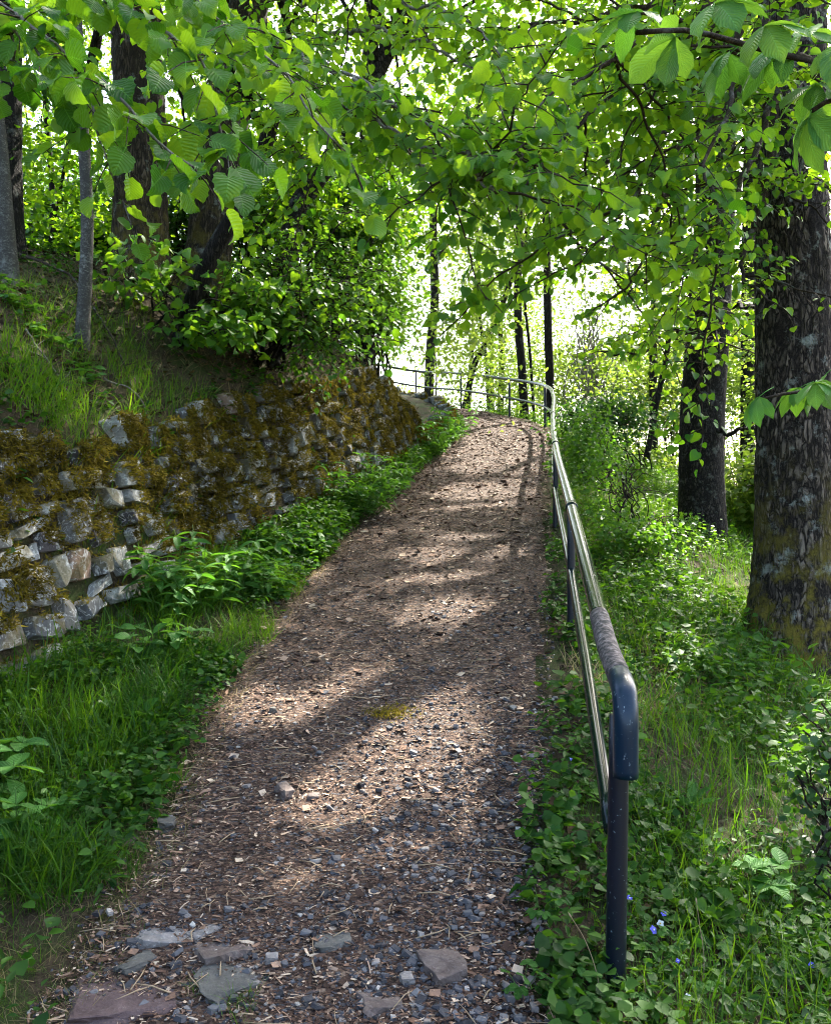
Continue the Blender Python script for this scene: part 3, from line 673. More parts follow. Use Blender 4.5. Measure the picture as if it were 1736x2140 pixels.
# big mossy tree on the slope, its low branches reach over the path
tr = np.random.default_rng(21)
b = at(1655, 1380, 7.5); b[2] = ground_z(b[0], b[1])[0]-.1
big = thing('linden_tree', 'thick mossy barked tree trunk at the right edge with boughs over the path', 'tree', b)
TL = smooth_line([b, b+[.03, 0, 1.2], b+[.02, .02, 3.0], b+[.0, .05, 4.6], b+[.05, .1, 6.4], b+[.15, .2, 9], b+[.1, .3, 12]], 300)
V, F = tube(TL, flare(TL, np.interp(TL[:, 2]-b[2], [0, 2, 5, 12], [.335, .315, .28, .16]), b[2], 1.55, .45), 84, bark_disp(.022, 7.5, 5.0, 4)); part('trunk', big, V, F, M['bark_moss'])
lv = Leaves(); tw = []
T0 = b+[0, .05, 6.2]
limbs = [[T0+[0, 0, 1.3], at(1500, 40, 6.3), at(1310, 180, 5.6), at(1170, 300, 5.1), at(1090, 400, 4.7)],
 [T0+[0, 0, .6], at(1560, 150, 6.3), at(1420, 310, 5.6), at(1310, 430, 5.1), at(1240, 520, 4.8)],
 [T0, at(1620, 200, 6.2), at(1540, 380, 5.6), at(1470, 500, 5.3), at(1420, 590, 5.0)],
 [T0+[0, 0, 1.6], at(1540, -60, 5.4), at(1370, 60, 4.7), at(1230, 140, 4.5), at(1120, 210, 4.3)],
 [T0+[0, 0, 2.2], at(1430, -70, 6.6), at(1260, 30, 6.2), at(1080, 60, 6.0), at(950, 130, 5.8)],
 [T0+[0, 0, .3], at(1400, 260, 7.3), at(1290, 330, 6.9), at(1150, 400, 6.5), at(1180, 490, 6.3), at(1310, 590, 6.0)],
 [T0+[0, 0, -.4], at(1590, 420, 7.2), at(1540, 560, 6.8), at(1590, 610, 6.4), at(1650, 660, 6.2)],
 [T0+[0, 0, .8], at(1480, 260, 6.9), at(1370, 440, 6.6), at(1330, 560, 6.4), at(1270, 640, 6.2)],
 [T0+[0, 0, 1.0], at(1600, 40, 5.6), at(1520, 200, 4.8), at(1480, 330, 4.5), at(1500, 430, 4.3)]]
for k, l in enumerate(limbs):
    W = wob(l, 60, .05, tr); V, F = tube(W, np.linspace(.05 if k < 9 else .03, .006, 60), 7); part('branch', big, V, F, M['twig'])
    tw += sprout(W, lv, tr, .42, .06, (.15, .48), (.04, .085), .62, .4, .25)
    for q in range(6):
        i = int(tr.integers(26, 57)); d = unit(np.array([tr.normal(-.35, .8), tr.normal(0, .5), tr.normal(-.1, .3)])); W2 = wob([W[i], W[i]+d*.4, W[i]+d*.8+[0, 0, -.08], W[i]+d*1.15+[0, 0, -.25]], 20, .04, tr)
        tw.append(tube(W2, np.linspace(.010, .004, 20), 5, cap=False)); tw += sprout(W2, lv, tr, .15, .075, (.12, .4), (.04, .085), .62, .4, .25)
for k in range(9):
    a = k*.7; e = b+np.array([3.4*math.cos(a), 3.2*math.sin(a), 7.5+2.4*tr.random()]); V, F = tube(wob([TL[205+k*8], (TL[205+k*8]+e)/2+[0, 0, .5], e], 16, .1, tr), np.linspace(.07, .02, 16), 6); part('bough', big, V, F, M['bark_dark'])
lc = Leaves(); crown(lc, b+[.6, .5, 9.6], (4.6, 4.4, 2.6), 330, 62, .42, (.08, .13), tr, .5, .45); foliage(big, lc, 'upper_leaves', M['linden'], DIAM, tr)
V, F = cat_meshes(tw); part('twigs', big, V, F, M['twig'], kind='stuff')
NL += foliage(big, lv, 'leaves', M['linden'], LINDEN, tr, 300, LB_ME)

# second trunk on the slope behind it
tr = np.random.default_rng(22)
b = at(1468, 1160, 11.8); b[2] = ground_z(b[0], b[1])[0]-.15
t2 = thing('linden_tree', 'dark straight trunk standing between the handrail and the thick mossy tree', 'tree', b)
TL = smooth_line([b, b+[-.02, 0, 1.5], b+[.08, 0, 3.2], b+[.18, 0, 5.5], b+[.2, .1, 8.5], b+[.1, .2, 13]], 220)
V, F = tube(TL, flare(TL, np.interp(TL[:, 2]-b[2], [0, 2, 6, 13], [.30, .285, .24, .12]), b[2], 1.25, .3), 60, bark_disp(.018, 6.5, 4.2, 8)); part('trunk', t2, V, F, M['bark'])
lv = Leaves(); tw = []
T0 = b+[.1, 0, 4]
for k, l in enumerate([[T0, at(1400, 560, 10.5), at(1310, 610, 9.8), at(1250, 640, 9.5)], [T0+[0, 0, -.6], at(1540, 640, 10.5), at(1600, 660, 9.6), at(1660, 690, 9.0)], [T0+[0, 0, .8], at(1350, 500, 10), at(1260, 520, 9), at(1190, 500, 8.6)],
   [T0+[0, 0, -1.2], at(1400, 690, 10.8), at(1340, 740, 10.2), at(1240, 730, 10)], [T0+[0, 0, -.9], at(1450, 640, 10.3), at(1500, 700, 9.6), at(1480, 770, 9.3)], [T0+[0, 0, -2.3], at(1515, 905, 11.4), at(1555, 893, 11.0), at(1585, 905, 10.6)]]):
    W = wob(l, 40, .06, tr); V, F = tube(W, np.linspace(.04, .008, 40), 6); part('branch', t2, V, F, M['bark_dark'])
    if k < 5:
        tw += sprout(W, lv, tr, .2, .09, (.2, .6), (.07, .11), .6, .5, .25)
        for q in range(4):
            i = int(tr.integers(10, 36)); d = unit(tr.normal(0, 1, 3)*[1, .7, .35]); W2 = wob([W[i], W[i]+d*.5, W[i]+d*1.1+[0, 0, -.2]], 14, .05, tr); tw.append(tube(W2, np.linspace(.01, .004, 14), 4, cap=False)); tw += sprout(W2, lv, tr, .2, .1, (.15, .45), (.07, .11), .6, .5, .25)
lc = Leaves(); crown(lc, b+[.6, 1.0, 10], (4.4, 4.2, 3.2), 260, 60, .45, (.09, .14), tr, .5, .45); foliage(t2, lc, 'upper_leaves', M['linden'], DIAM, tr)
V, F = cat_meshes(tw); part('twigs', t2, V, F, M['twig'], kind='stuff')
NL += foliage(t2, lv, 'leaves', M['linden'], LINDEN, tr, 200, LB_ME, .75)

# near linden at the left, large leaves hang into the picture
tr = np.random.default_rng(23)
b = gpt(-3.9, 2.6, -.1)
n1 = thing('linden_tree', 'linden with large heart shaped leaves hanging in the upper left corner', 'tree', b)
TL = smooth_line([b, b+[.1, 0, 1.5], b+[.15, 0, 3], b+[.3, .1, 6]], 60); V, F = tube(TL, flare(TL, np.linspace(.16, .07, 60), b[2], 1.4, .3), 24, bark_disp(.008, 5, 3, 3)); part('trunk', n1, V, F, M['bark_grey'])
lv = Leaves(); tw = []; T0 = b+[.2, .05, 3.3]
limbs = [[T0, at(-160, -120, 2.7), at(60, 60, 2.55), at(240, 200, 2.45), at(330, 280, 2.35), at(410, 345, 2.3)],
 [T0+[0, 0, .3], at(0, -160, 3.0), at(250, 10, 2.8), at(400, 110, 2.65), at(450, 220, 2.6), at(480, 310, 2.5)],
 [T0+[0, 0, -.3], at(-150, 20, 2.6), at(20, 70, 2.5), at(110, 150, 2.45)],
 [T0+[0, 0, .5], at(60, -200, 3.2), at(320, -90, 3.0), at(430, 20, 2.9), at(520, 60, 2.8)],
 [T0+[0, 0, .7], at(250, -170, 3.3), at(510, 80, 3.1), at(600, 170, 2.95), at(640, 240, 2.85), at(710, 320, 2.8)],
 [T0+[0, 0, .2], at(-60, -20, 2.9), at(130, 120, 2.8), at(200, 260, 2.7), at(240, 370, 2.65)]]
for k, l in enumerate(limbs):
    W = wob(l, 60, .025, tr); V, F = tube(W, np.linspace(.022, .003, 60), 7); part('branch', n1, V, F, M['twig_pale'])
    tw += sprout(W, lv, tr, .30, .05, (.10, .30), (.042, .098), .58, .4, .25, .003, .08)
V, F = cat_meshes(tw); part('twigs', n1, V, F, M['twig'], kind='stuff')
lc = Leaves(); crown(lc, b+[.2, -.6, 5.6], (2.4, 2.4, 1.2), 70, 50, .35, (.09, .13), tr); foliage(n1, lc, 'upper_leaves', M['linden'], DIAM, tr)
NL += foliage(n1, lv, 'leaves', M['linden'], LINDEN, tr, 300, LB_ME)

# leaning dark tree on the bank
tr = np.random.default_rng(24)
b = at(372, 640, 9.0); b[2] = ground_z(b[0], b[1])[0]-.1
ln = thing('linden_tree', 'dark thin trunk leaning over the bank towards the path and forking', 'tree', b)
lead = smooth_line([b, at(430, 560, 9), at(500, 430, 9), at(545, 330, 9), at(572, 240, 8.9)], 60); V, F = tube(lead, np.linspace(.10, .075, 60), 14, bark_disp(.006, 4, 4, 2)); part('trunk', ln, V, F, M['bark_dark'])
lv = Leaves(); tw = []
limbs = [([lead[-1], at(650, 215, 8.6), at(720, 228, 8.1), at(800, 255, 7.5), at(880, 300, 7.0)], .06), ([lead[-4], at(520, 215, 8.7), at(470, 110, 8.4), at(430, 20, 8.2), at(400, -80, 8)], .055),
 ([at(572, 240, 8.9), at(590, 120, 8.6), at(620, 20, 8.3), at(660, -80, 8)], .05),
 ([at(430, 20, 8.2), at(500, 62, 6.8), at(600, 105, 6.0), at(740, 160, 5.2), at(850, 232, 4.8), at(960, 300, 4.5), at(1050, 360, 4.3)], .02),
 ([at(590, 120, 8.6), at(740, 60, 7.2), at(880, 90, 6.2), at(1000, 160, 5.6), at(1060, 260, 5.3)], .025),
 ([at(620, 20, 8.3), at(700, -30, 7), at(830, 0, 6), at(960, 40, 5.4), at(1040, 110, 5.1)], .025),
 ([at(800, 255, 7.5), at(860, 330, 6.6), at(930, 370, 6.0), at(1010, 390, 5.6), at(1050, 400, 5.4)], .02),
 ([at(650, 215, 8.6), at(700, 290, 7.8), at(780, 320, 7.2), at(820, 330, 6.9)], .02), ([at(545, 330, 9), at(600, 320, 8), at(660, 340, 7.2), at(720, 350, 6.8)], .02),
 ([at(470, 110, 8.4), at(540, 130, 7.2), at(620, 180, 6.4), at(700, 250, 6.0)], .018), ([at(960, 300, 4.5), at(1000, 370, 4.3), at(1040, 410, 4.2)], .01), ([at(740, 160, 5.2), at(800, 260, 4.9), at(900, 320, 4.7), at(980, 370, 4.5)], .012)]
for k, (l, r0) in enumerate(limbs):
    W = wob(l, 60, .05, tr); V, F = tube(W, np.linspace(r0, .006, 60), 7); part('branch', ln, V, F, M['bark_dark'] if k < 3 else M['twig_pale'])
    tw += sprout(W, lv, tr, .15, .075, (.15, .45), (.045, .095), .6, .4, .25)
    for q in range(5 if k < 6 else 3):
        i = int(tr.integers(12, 55)); d = unit(tr.normal(0, 1, 3)*[1, .7, .3]+[0, 0, .02]); W2 = wob([W[i], W[i]+d*.4, W[i]+d*.9+[0, 0, -.15]], 14, .04, tr); tw.append(tube(W2, np.linspace(.008, .003, 14), 4, cap=False)); tw += sprout(W2, lv, tr, .15, .08, (.12, .4), (.045, .09), .6, .4, .25)
V, F = cat_meshes(tw); part('twigs', ln, V, F, M['twig'], kind='stuff')
NL += foliage(ln, lv, 'leaves', M['linden'], LINDEN, tr, 300, LB_ME)

# other trunks on the bank: label, picture base, depth, radius, lean points, bark, crown
def bank_tree(name, label, px, py, Y, rad, tops_, bark, seed, crown_n=120, sides=28, amp=.012, leaf=(.07, .11), cz=2.6, fl=1.35, sink=.1, mat='linden', tc=.5, r2=.5, cr=(2.4, 2.4, 1.9), group=None, low=()):
    tr = np.random.default_rng(seed); b = at(px, py, Y); g = float(ground_z(b[0], b[1])[0]); b[2] = g-sink
    t = thing(name, label, 'tree', b, group); pts = [b]+[at(*q) for q in tops_]; up = pts[-1]+unit(pts[-1]-pts[-2])*cz; pts.append(up+[0, 0, .5])
    n = max(60, int(40*(up[2]-b[2]))) if amp > .004 else 50
    L = smooth_line(pts, n); V, F = tube(L, flare(L, np.linspace(rad, rad*r2, n), b[2], fl, .3), sides, bark_disp(amp, 4+rad*9, 3, seed) if amp > .004 else None); part('trunk', t, V, F, M[bark])
    lv = Leaves()
    if crown_n:
        C = crown(lv, up+[0, 0, .3], cr, int(crown_n*.7), 40, .36, leaf, tr)
        for lp in low:
            C2 = crown(lv, at(*lp[:3]), lp[3], lp[4], 24, .22, (.06, .10), tr, .35, .6); C = np.concatenate([C2[:10], C])
        for k in range(0, min(len(C), 60), 5):
            i = int(n*tr.uniform(.62, .97)); V, F = tube(wob([L[i], (L[i]+C[k])/2+[0, 0, .15], C[k]], 12, .06, tr), np.linspace(rad*.3, .01, 12), 5); part('branch', t, V, F, M['bark_dark'])
        foliage(t, lv, 'leaves', M[mat], LITE, tr, 0, None, tc)
    return t, L
bank_tree('rough_tree', 'dark furrowed trunk at the left edge behind the slim grey trunks', 8, 600, 9.2, .19, [(10, 400, 9.2), (14, 150, 9.2)], 'bark', 31, 110, low=[(70, 330, 9.8, (1.0, .7, .8), 34), (40, 480, 10.5, (.9, .6, .4), 22)])
bank_tree('grey_tree', 'smooth grey slightly leaning trunk at the left edge of the bank', 24, 612, 8.0, .082, [(14, 500, 8), (2, 330, 8), (-14, 150, 8)], 'bark_grey', 32, 60, 16, .003)
bank_tree('slim_tree', 'slim pale grey young trunk standing alone on the bank', 170, 642, 7.6, .058, [(182, 520, 7.6), (181, 400, 7.6), (172, 240, 7.6), (163, 80, 7.6)], 'bark_grey', 33, 60, 16, .003, r2=.6)
bank_tree('mossy_tree', 'thick brown mossy trunk behind the large hanging leaves on the bank', 296, 660, 10.0, .31, [(294, 450, 10), (292, 250, 10), (285, 60, 10)], 'bark_left', 34, 150, 48, .022, r2=.75, cr=(3, 2.6, 2), low=[(230, 330, 10.9, (1.2, .7, .9), 44), (180, 470, 11.5, (.9, .6, .4), 26)])
bank_tree('rough_tree', 'thick furrowed trunk rising behind the leaning dark trunk', 425, 660, 10.6, .27, [(442, 480, 10.6), (468, 300, 10.6), (505, 100, 10.6)], 'bark_left', 35, 150, 44, .02, r2=.75, cr=(3, 2.6, 2), low=[(540, 310, 11.6, (1.1, .7, .9), 44), (610, 440, 12, (.9, .6, .5), 30), (380, 300, 11.6, (.9, .7, .8), 26)])
bank_tree('leaning_tree', 'short slanting trunk above the wall leaning to the right into leaves', 588, 560, 11.2, .15, [(612, 470, 11.2), (655, 385, 11.1), (720, 280, 11)], 'bark', 36, 120, 20, .008, r2=.6, low=[(700, 400, 11.9, (.9, .7, .6), 34)])
bank_tree('thin_tree', 'very thin dark sapling behind the slim grey trunk', 108, 600, 11.5, .05, [(112, 420, 11.5), (98, 250, 11.5), (92, 90, 11.5)], 'bark_dark', 37, 70, 8, .002)
bank_tree('dark_tree', 'tall dark trunk half hidden in leaves above the wall end', 765, 640, 14.0, .16, [(760, 450, 14), (770, 250, 14), (775, 60, 14)], 'bark_dark', 38, 130, 16, .006, r2=.7, low=[(790, 330, 14, (1.3, 1, 1.1), 50), (840, 480, 15, (.7, .7, .6), 22)])
# trunks beyond the bend of the path
FT = [('far_tree', 'leafy trunk left of the path crest behind the railing', 894, 800, 29, .17, [(900, 720, 29), (908, 630, 29), (905, 480, 29)], 'bark', 41),
 ('far_tree', 'black slanting trunk behind the railing at the path crest', 966, 815, 27, .10, [(990, 765, 27), (1012, 724, 27), (1040, 660, 27), (1062, 600, 27), (1090, 520, 27)], 'bark_dark', 42),
 ('far_tree', 'dark trunk behind the railing bend right of the slanting trunk', 1097, 840, 24, .125, [(1090, 770, 24), (1084, 700, 24), (1081, 610, 24), (1085, 450, 24)], 'bark_dark', 43),
 ('far_tree', 'thin dark stem beside the trunk behind the railing bend', 1118, 845, 24.5, .045, [(1107, 740, 24.5), (1098, 650, 24.5), (1093, 560, 24.5)], 'bark_dark', 44),
 ('far_tree', 'straight dark trunk rising exactly behind the railing corner', 1151, 860, 22, .115, [(1148, 780, 22), (1145, 700, 22), (1143, 590, 22), (1140, 430, 22)], 'bark_dark', 45),
 ('far_tree', 'slender brown trunk between the slanting trunk and the leafy trunk', 1024, 815, 31, .07, [(1016, 760, 31), (1004, 680, 31), (1000, 560, 31)], 'bark', 46),
 ('far_tree', 'slim trunk left of the dark straight slope trunk in bright leaves', 1366, 900, 20, .10, [(1364, 780, 20), (1366, 650, 20), (1372, 480, 20)], 'bark', 47),
 ('far_tree', 'thin slanting trunk near the slope trunk in yellow leaves', 1345, 960, 17, .06, [(1370, 850, 17), (1392, 740, 17), (1405, 600, 17)], 'bark_dark', 48),
 ('far_tree', 'trunk seen high between the two slope trunks', 1560, 900, 19, .16, [(1562, 600, 19), (1565, 300, 19), (1566, 120, 19)], 'bark_dark', 49)]
for nme, lab, px, py, Y, r, tp, bk, sd in FT: bank_tree(nme, lab, px, py, Y, r, tp, bk, sd, 70, 12, .003, (.10, .16), 3.0, mat='far', tc=.5, cr=(2.6, 2.2, 2.4), r2=.7)

# horse chestnut: palmate leaves hang in from the right
tr = np.random.default_rng(26)
LFT = [leaf_grid([0, .1, .22, .34, .46, .58, .7, .8, .89, .96, 1], [.03, .07, .13, .19, .24, .275, .28, .24, .15, .05, 0], [-1, -.66, -.33, 0, .33, .66, 1], .2, .3+.2*k, .022, 9, .04, 0, k) for k in range(3)]
def palmate(seed, n=5):
    r_ = np.random.default_rng(seed); its, uvs = [], []
    for k in range(n):
        a = math.radians(-95+190*k/(n-1)+r_.normal(0, 6)); pt = math.radians(-r_.uniform(-5, 38)); sc = (1-.28*abs(k-(n-1)/2)/((n-1)/2))*r_.uniform(.9, 1.05)
        V, F, uv = LFT[int(r_.integers(3))]; V = V*sc; V = V @ np.array(Matrix.Rotation(pt, 3, 'X')).T; V = V @ np.array(Matrix.Rotation(-a, 3, 'Z')).T; its.append((V, F)); uvs.append(uv)
    V, F = tube(np.array([(0, -.55, .08), (0, -.25, .06), (0, 0, 0)]), .011, 5); its.append((V, F)); uvs.append(np.full((len(V), 2), .5))
    V, F = cat_meshes(its); return V, F, np.concatenate(uvs)
PALM = [palmate(k) for k in range(4)]; PALM_ME = [mesh_tris('chestnut_leaf', t[0], t[1], M['chestnut'], True, None, t[2]) for t in PALM]
b = gpt(2.75, 1.7, -.1)
hc = thing('horse_chestnut_tree', 'horse chestnut with big corrugated drooping leaves hanging in at the right', 'tree', b)
TL = smooth_line([b, b+[0, 0, 1.5], b+[.05, 0, 3], b+[.1, 0, 5.5]], 60); V, F = tube(TL, flare(TL, np.linspace(.11, .05, 60), b[2], 1.4, .2), 20, bark_disp(.006, 5, 3, 6)); part('trunk', hc, V, F, M['bark'])
lv = Leaves()
for l, lf in (([b+[.05, 0, 3.0], at(1830, 160, 1.95), at(1680, 125, 1.85), at(1480, 72, 1.78), at(1330, 70, 1.7)], .12), ([b+[.05, 0, 2.7], at(1900, 260, 2.0), at(1760, 210, 1.9), at(1700, 230, 1.85)], .12), ([b+[.03, 0, 1.8], at(1900, 800, 2.9), at(1740, 812, 2.95), at(1640, 822, 2.95), at(1595, 835, 2.95)], .125)):
    W = wob(l, 40, .01, tr); V, F = tube(W, np.linspace(.016, .005, 40), 8); part('branch', hc, V, F, M['twig'])
    k = 12 if lf > .13 else 24
    while k < 40:
        t = unit(W[min(k+1, 39)]-W[k-1]); sd = unit(np.cross(t, [0, 0, 1.]))
        for sg in ((-1, 1) if k < 37 else (0,)):
            d = unit(t*.5+sd*sg*.8+np.array([0, 0, .15+tr.normal(0, .2)])); lv.add(W[k]+d*lf*.6, unit(d+[0, 0, -.35]), np.array([0, 0, 1.])+tr.normal(0, .25, 3), lf*tr.uniform(.85, 1.1))
        k += 2
P_, R_, S_ = lv.get()
for i in range(len(P_)):
    o = link('leaf', PALM_ME[int(tr.integers(4))], hc); o.matrix_basis = Matrix.Translation(Vector(P_[i])-hc.location) @ Matrix([list(x) for x in R_[i]]).to_4x4() @ Matrix.Diagonal((S_[i],)*3+(1,))

# ------------------------------------------------------------------ shrubs
def shrub(name, label, base, blobs, leaf, mat, seed, nstem=7, n_obj=0, temps=None, tint_c=.5, cl=.22, stem_r=.02, flat=.45, obj_meshes=None, bark='bark_dark'):
    tr = np.random.default_rng(seed); base = np.array(base, float); t = thing(name, label, 'shrub', base); lv = Leaves(); C = []
    for c, r, ncl, per in blobs: C.append(crown(lv, c, r, ncl, per, cl, leaf, tr, flat, .6, .45))
    C = np.concatenate(C); sel = tr.choice(len(C), min(nstem, len(C)), False)
    for i in sel:
        p0 = base+[tr.normal(0, .12), tr.normal(0, .12), -.05]; W = wob([p0, p0*.55+C[i]*.45+[0, 0, .25], C[i]], 18, .10, tr); V, F = tube(W, np.linspace(stem_r, .004, 18), 6); part('stem', t, V, F, M[bark])
    tws = []
    for i in tr.choice(len(C), min(len(C), 90), False):
        j = sel[int(np.argmin(((C[sel]-C[i])**2).sum(1)))]; p0 = base*.25+C[j]*.75; tws.append(tube(wob([p0, (p0+C[i])/2+[0, 0, .06], C[i]], 8, .05, tr), np.linspace(.006, .003, 8), 4, cap=False))
    V, F = cat_meshes(tws); part('twigs', t, V, F, M['twig'], kind='stuff')
    foliage(t, lv, 'leaves', M[mat], temps or LITE, tr, n_obj, obj_meshes, tint_c); return t
SH_ME = [mesh_tris('shrub_leaf', t[0], t[1], M['linden_big'], True, None, t[2]) for t in LINDEN_BIG[:3]]
tr = np.random.default_rng(51); b = gpt(-1.8, 10.1)
hz = thing('hazel_bush', 'leafy hazel bush on the bank overhanging the mossy wall', 'shrub', b); lv = Leaves(); tw = []
for px, py, Y in ((470, 700, 9.4), (520, 600, 9.6), (560, 690, 9.5), (600, 520, 10.2), (620, 620, 9.6), (650, 720, 9.5), (680, 470, 10.6), (690, 590, 10), (720, 680, 9.7), (740, 540, 10.6), (770, 620, 10.3), (780, 710, 10), (800, 560, 11), (820, 650, 10.8), (700, 750, 9.6), (640, 440, 10.8), (750, 430, 11.2), (540, 470, 10.4)):
    e = at(px, py, Y); p0 = b+[tr.normal(0, .15), tr.normal(0, .15), -.05]; W = wob([p0, p0*.6+e*.4+[0, 0, .35], p0*.25+e*.75+[0, 0, .25], e], 36, .07, tr); V, F = tube(W, np.linspace(.022, .005, 36), 6); part('stem', hz, V, F, M['bark_dark'])
    tw += sprout(W, lv, tr, .4, .075, (.15, .45), (.05, .10), .6, .4, .25)
    for q in range(4):
        i = int(tr.integers(16, 34)); d = unit(tr.normal(0, 1, 3)*[1, .8, .25]); W2 = wob([W[i], W[i]+d*.35, W[i]+d*.7+[0, 0, -.12]], 12, .04, tr); tw.append(tube(W2, np.linspace(.007, .003, 12), 4, cap=False)); tw += sprout(W2, lv, tr, .15, .08, (.12, .35), (.05, .10), .6, .4, .25)
V, F = cat_meshes(tw); part('twigs', hz, V, F, M['twig'], kind='stuff'); foliage(hz, lv, 'leaves', M['shrub'], LITE, tr, 250, SH_ME, .45)
shrub('young_maple_bush', 'sparse young bush in front of the big bank trunks', gpt(-2.7, 9.0), [(at(340, 600, 8.7), (.6, .4, .4), 10, 12), (at(290, 540, 8.6), (.5, .4, .4), 8, 12), (at(450, 690, 8.7), (.5, .4, .25), 14, 14), (at(520, 620, 9.3), (.4, .4, .45), 16, 16)], (.07, .11), 'shrub', 52, 8, 150, LINDEN, .5, .15, .014, .35, SH_ME)
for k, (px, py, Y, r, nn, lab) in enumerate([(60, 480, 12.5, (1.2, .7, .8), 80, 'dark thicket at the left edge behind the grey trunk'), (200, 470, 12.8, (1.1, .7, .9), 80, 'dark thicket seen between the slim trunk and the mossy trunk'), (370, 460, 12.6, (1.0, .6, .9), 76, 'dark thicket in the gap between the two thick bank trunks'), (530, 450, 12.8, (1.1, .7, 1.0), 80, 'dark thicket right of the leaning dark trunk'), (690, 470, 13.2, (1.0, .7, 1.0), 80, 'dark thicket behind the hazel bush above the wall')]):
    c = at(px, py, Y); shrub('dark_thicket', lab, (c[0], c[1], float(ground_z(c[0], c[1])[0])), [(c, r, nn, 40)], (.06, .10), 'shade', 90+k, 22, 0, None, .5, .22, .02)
shrub('hedge_bush', 'tall dense bush at the far end of the wall against the light', gpt(-.7, 14.2), [(at(745, 520, 13.5), (.8, .8, 1.6), 110, 44), (at(800, 620, 14.2), (.35, .5, .9), 50, 40)], (.06, .095), 'shrub', 53, 10, 0, None, .45, .2, .025)
shrub('honeysuckle_bush', 'small leaved bush growing just outside the handrail', gpt(2.35, 9.0), [(at(1300, 1010, 9.4), (.55, .6, .5), 80, 44), (at(1240, 930, 10.2), (.35, .5, .5), 50, 40), (at(1330, 1110, 8.6), (.5, .5, .3), 40, 40)], (.035, .06), 'shrub', 54, 10, 0, None, .4, .14, .010)
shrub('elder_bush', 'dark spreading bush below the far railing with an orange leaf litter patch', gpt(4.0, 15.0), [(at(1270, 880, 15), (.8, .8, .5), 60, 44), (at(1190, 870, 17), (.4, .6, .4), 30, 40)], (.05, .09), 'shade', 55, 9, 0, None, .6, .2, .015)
shrub('slope_bush', 'bright bush against the foot of the dark slope trunk', gpt(3.3, 11.0), [(at(1425, 1110, 10.7), (.2, .3, .2), 14, 34), (at(1390, 1150, 10.2), (.35, .4, .18), 22, 34)], (.035, .06), 'shrub', 56, 7, 0, None, .7, .12, .008)
shrub('round_leaf_bush', 'dark round leaved twigs at the lower right edge', gpt(1.66, 2.9), [(at(1720, 1540, 2.9), (.10, .2, .12), 12, 14), (at(1715, 1660, 2.85), (.08, .15, .13), 12, 14), (at(1735, 1760, 2.8), (.06, .15, .12), 8, 14)], (.022, .034), 'shade', 57, 3, 200, ROUND, .3, .05, .003, .8, [mesh_tris('round_leaf', t[0], t[1], leaf_mat('round_leaf', (.015, .06, .012), (.03, .09, .015), (.04, .12, .01), (.07, .17, .012), .35, .4, None, True), True) for t in ROUND])
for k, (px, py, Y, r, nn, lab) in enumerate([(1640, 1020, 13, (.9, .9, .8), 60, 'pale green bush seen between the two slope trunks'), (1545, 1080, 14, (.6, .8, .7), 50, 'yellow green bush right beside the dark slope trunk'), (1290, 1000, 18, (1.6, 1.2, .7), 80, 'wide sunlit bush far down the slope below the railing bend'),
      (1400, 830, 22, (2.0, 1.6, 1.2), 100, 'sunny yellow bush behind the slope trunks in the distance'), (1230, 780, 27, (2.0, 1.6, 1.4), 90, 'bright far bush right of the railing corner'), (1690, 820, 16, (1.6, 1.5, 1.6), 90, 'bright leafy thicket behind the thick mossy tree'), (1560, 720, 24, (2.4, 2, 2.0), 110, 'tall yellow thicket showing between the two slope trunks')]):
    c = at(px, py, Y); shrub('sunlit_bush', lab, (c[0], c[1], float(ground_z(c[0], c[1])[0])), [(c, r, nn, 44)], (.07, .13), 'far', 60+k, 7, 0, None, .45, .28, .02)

# bare twiggy sapling right of the railing corner
tr = np.random.default_rng(71); b = gpt(4.6, 22)
sp = thing('bare_sapling', 'bare many stemmed sapling with thin upright twigs behind the railing corner', 'tree', b)
for k in range(26):
    e = at(tr.uniform(1160, 1330), tr.uniform(520, 720), tr.uniform(20, 24)); p0 = b+[tr.normal(0, .5), tr.normal(0, .5), 0]; W = wob([p0, p0*.6+e*.4+[0, 0, .3], e], 22, .18, tr); V, F = tube(W, np.linspace(.028, .006, 22), 5); part('stem', sp, V, F, M['twig_pale'])

# far woodland, one mass of leaves and stems
tr = np.random.default_rng(81); fw = link('far_woodland', None) if False else None
lv = Leaves(); stems = []
for k in range(100):
    Y = tr.uniform(30, 58); x = tr.uniform(-.62, .92)*Y; g = float(ground_z(x, Y)[0]); h = tr.uniform(9, 18); cz = g+h*.62
    C = crown(lv, (x, Y, cz), (2.6, 2.4, h*.42), 30, 32, .45, (.11, .20), tr, .6, .6)
    if k % 3 == 0: stems.append(tube(wob([(x, Y, g-.3), (x+tr.normal(0, .4), Y, g+h*.4), (x+tr.normal(0, .8), Y, g+h*.9)], 10, .15, tr), np.linspace(tr.uniform(.08, .2), .03, 10), 6, cap=False))
for k in range(84):
    Y = tr.uniform(14, 46) if k > 59 else tr.uniform(24, 46); x = (tr.uniform(.56, .98) if k > 59 else tr.uniform(-.55, .62))*Y
    if k <= 59 and -.12 < x/Y < .2: Y = max(Y, 34.0)
    g = float(ground_z(x, Y)[0]); crown(lv, (x, Y, g+.9), (2.0, 1.6, 1.0), 14, 30, .4, (.12, .2), tr, .6, .6)
for k in range(46):
    Y = tr.uniform(15, 27); x = tr.uniform(.10, .52)*Y; g = float(ground_z(x, Y)[0]); crown(lv, (x, Y, g+tr.uniform(3.5, 13)), (1.7, 1.5, 1.2), 15, 30, .33, (.07, .12), tr, .45, .6)
for k in range(46):
    Y = tr.uniform(26, 42); x = tr.uniform(.0, .34)*Y; g = float(ground_z(x, Y)[0]); crown(lv, (x, Y, g+tr.uniform(.8, 12)), (2.1, 1.6, 1.4), 22, 34, .38, (.08, .14), tr, .5, .6)
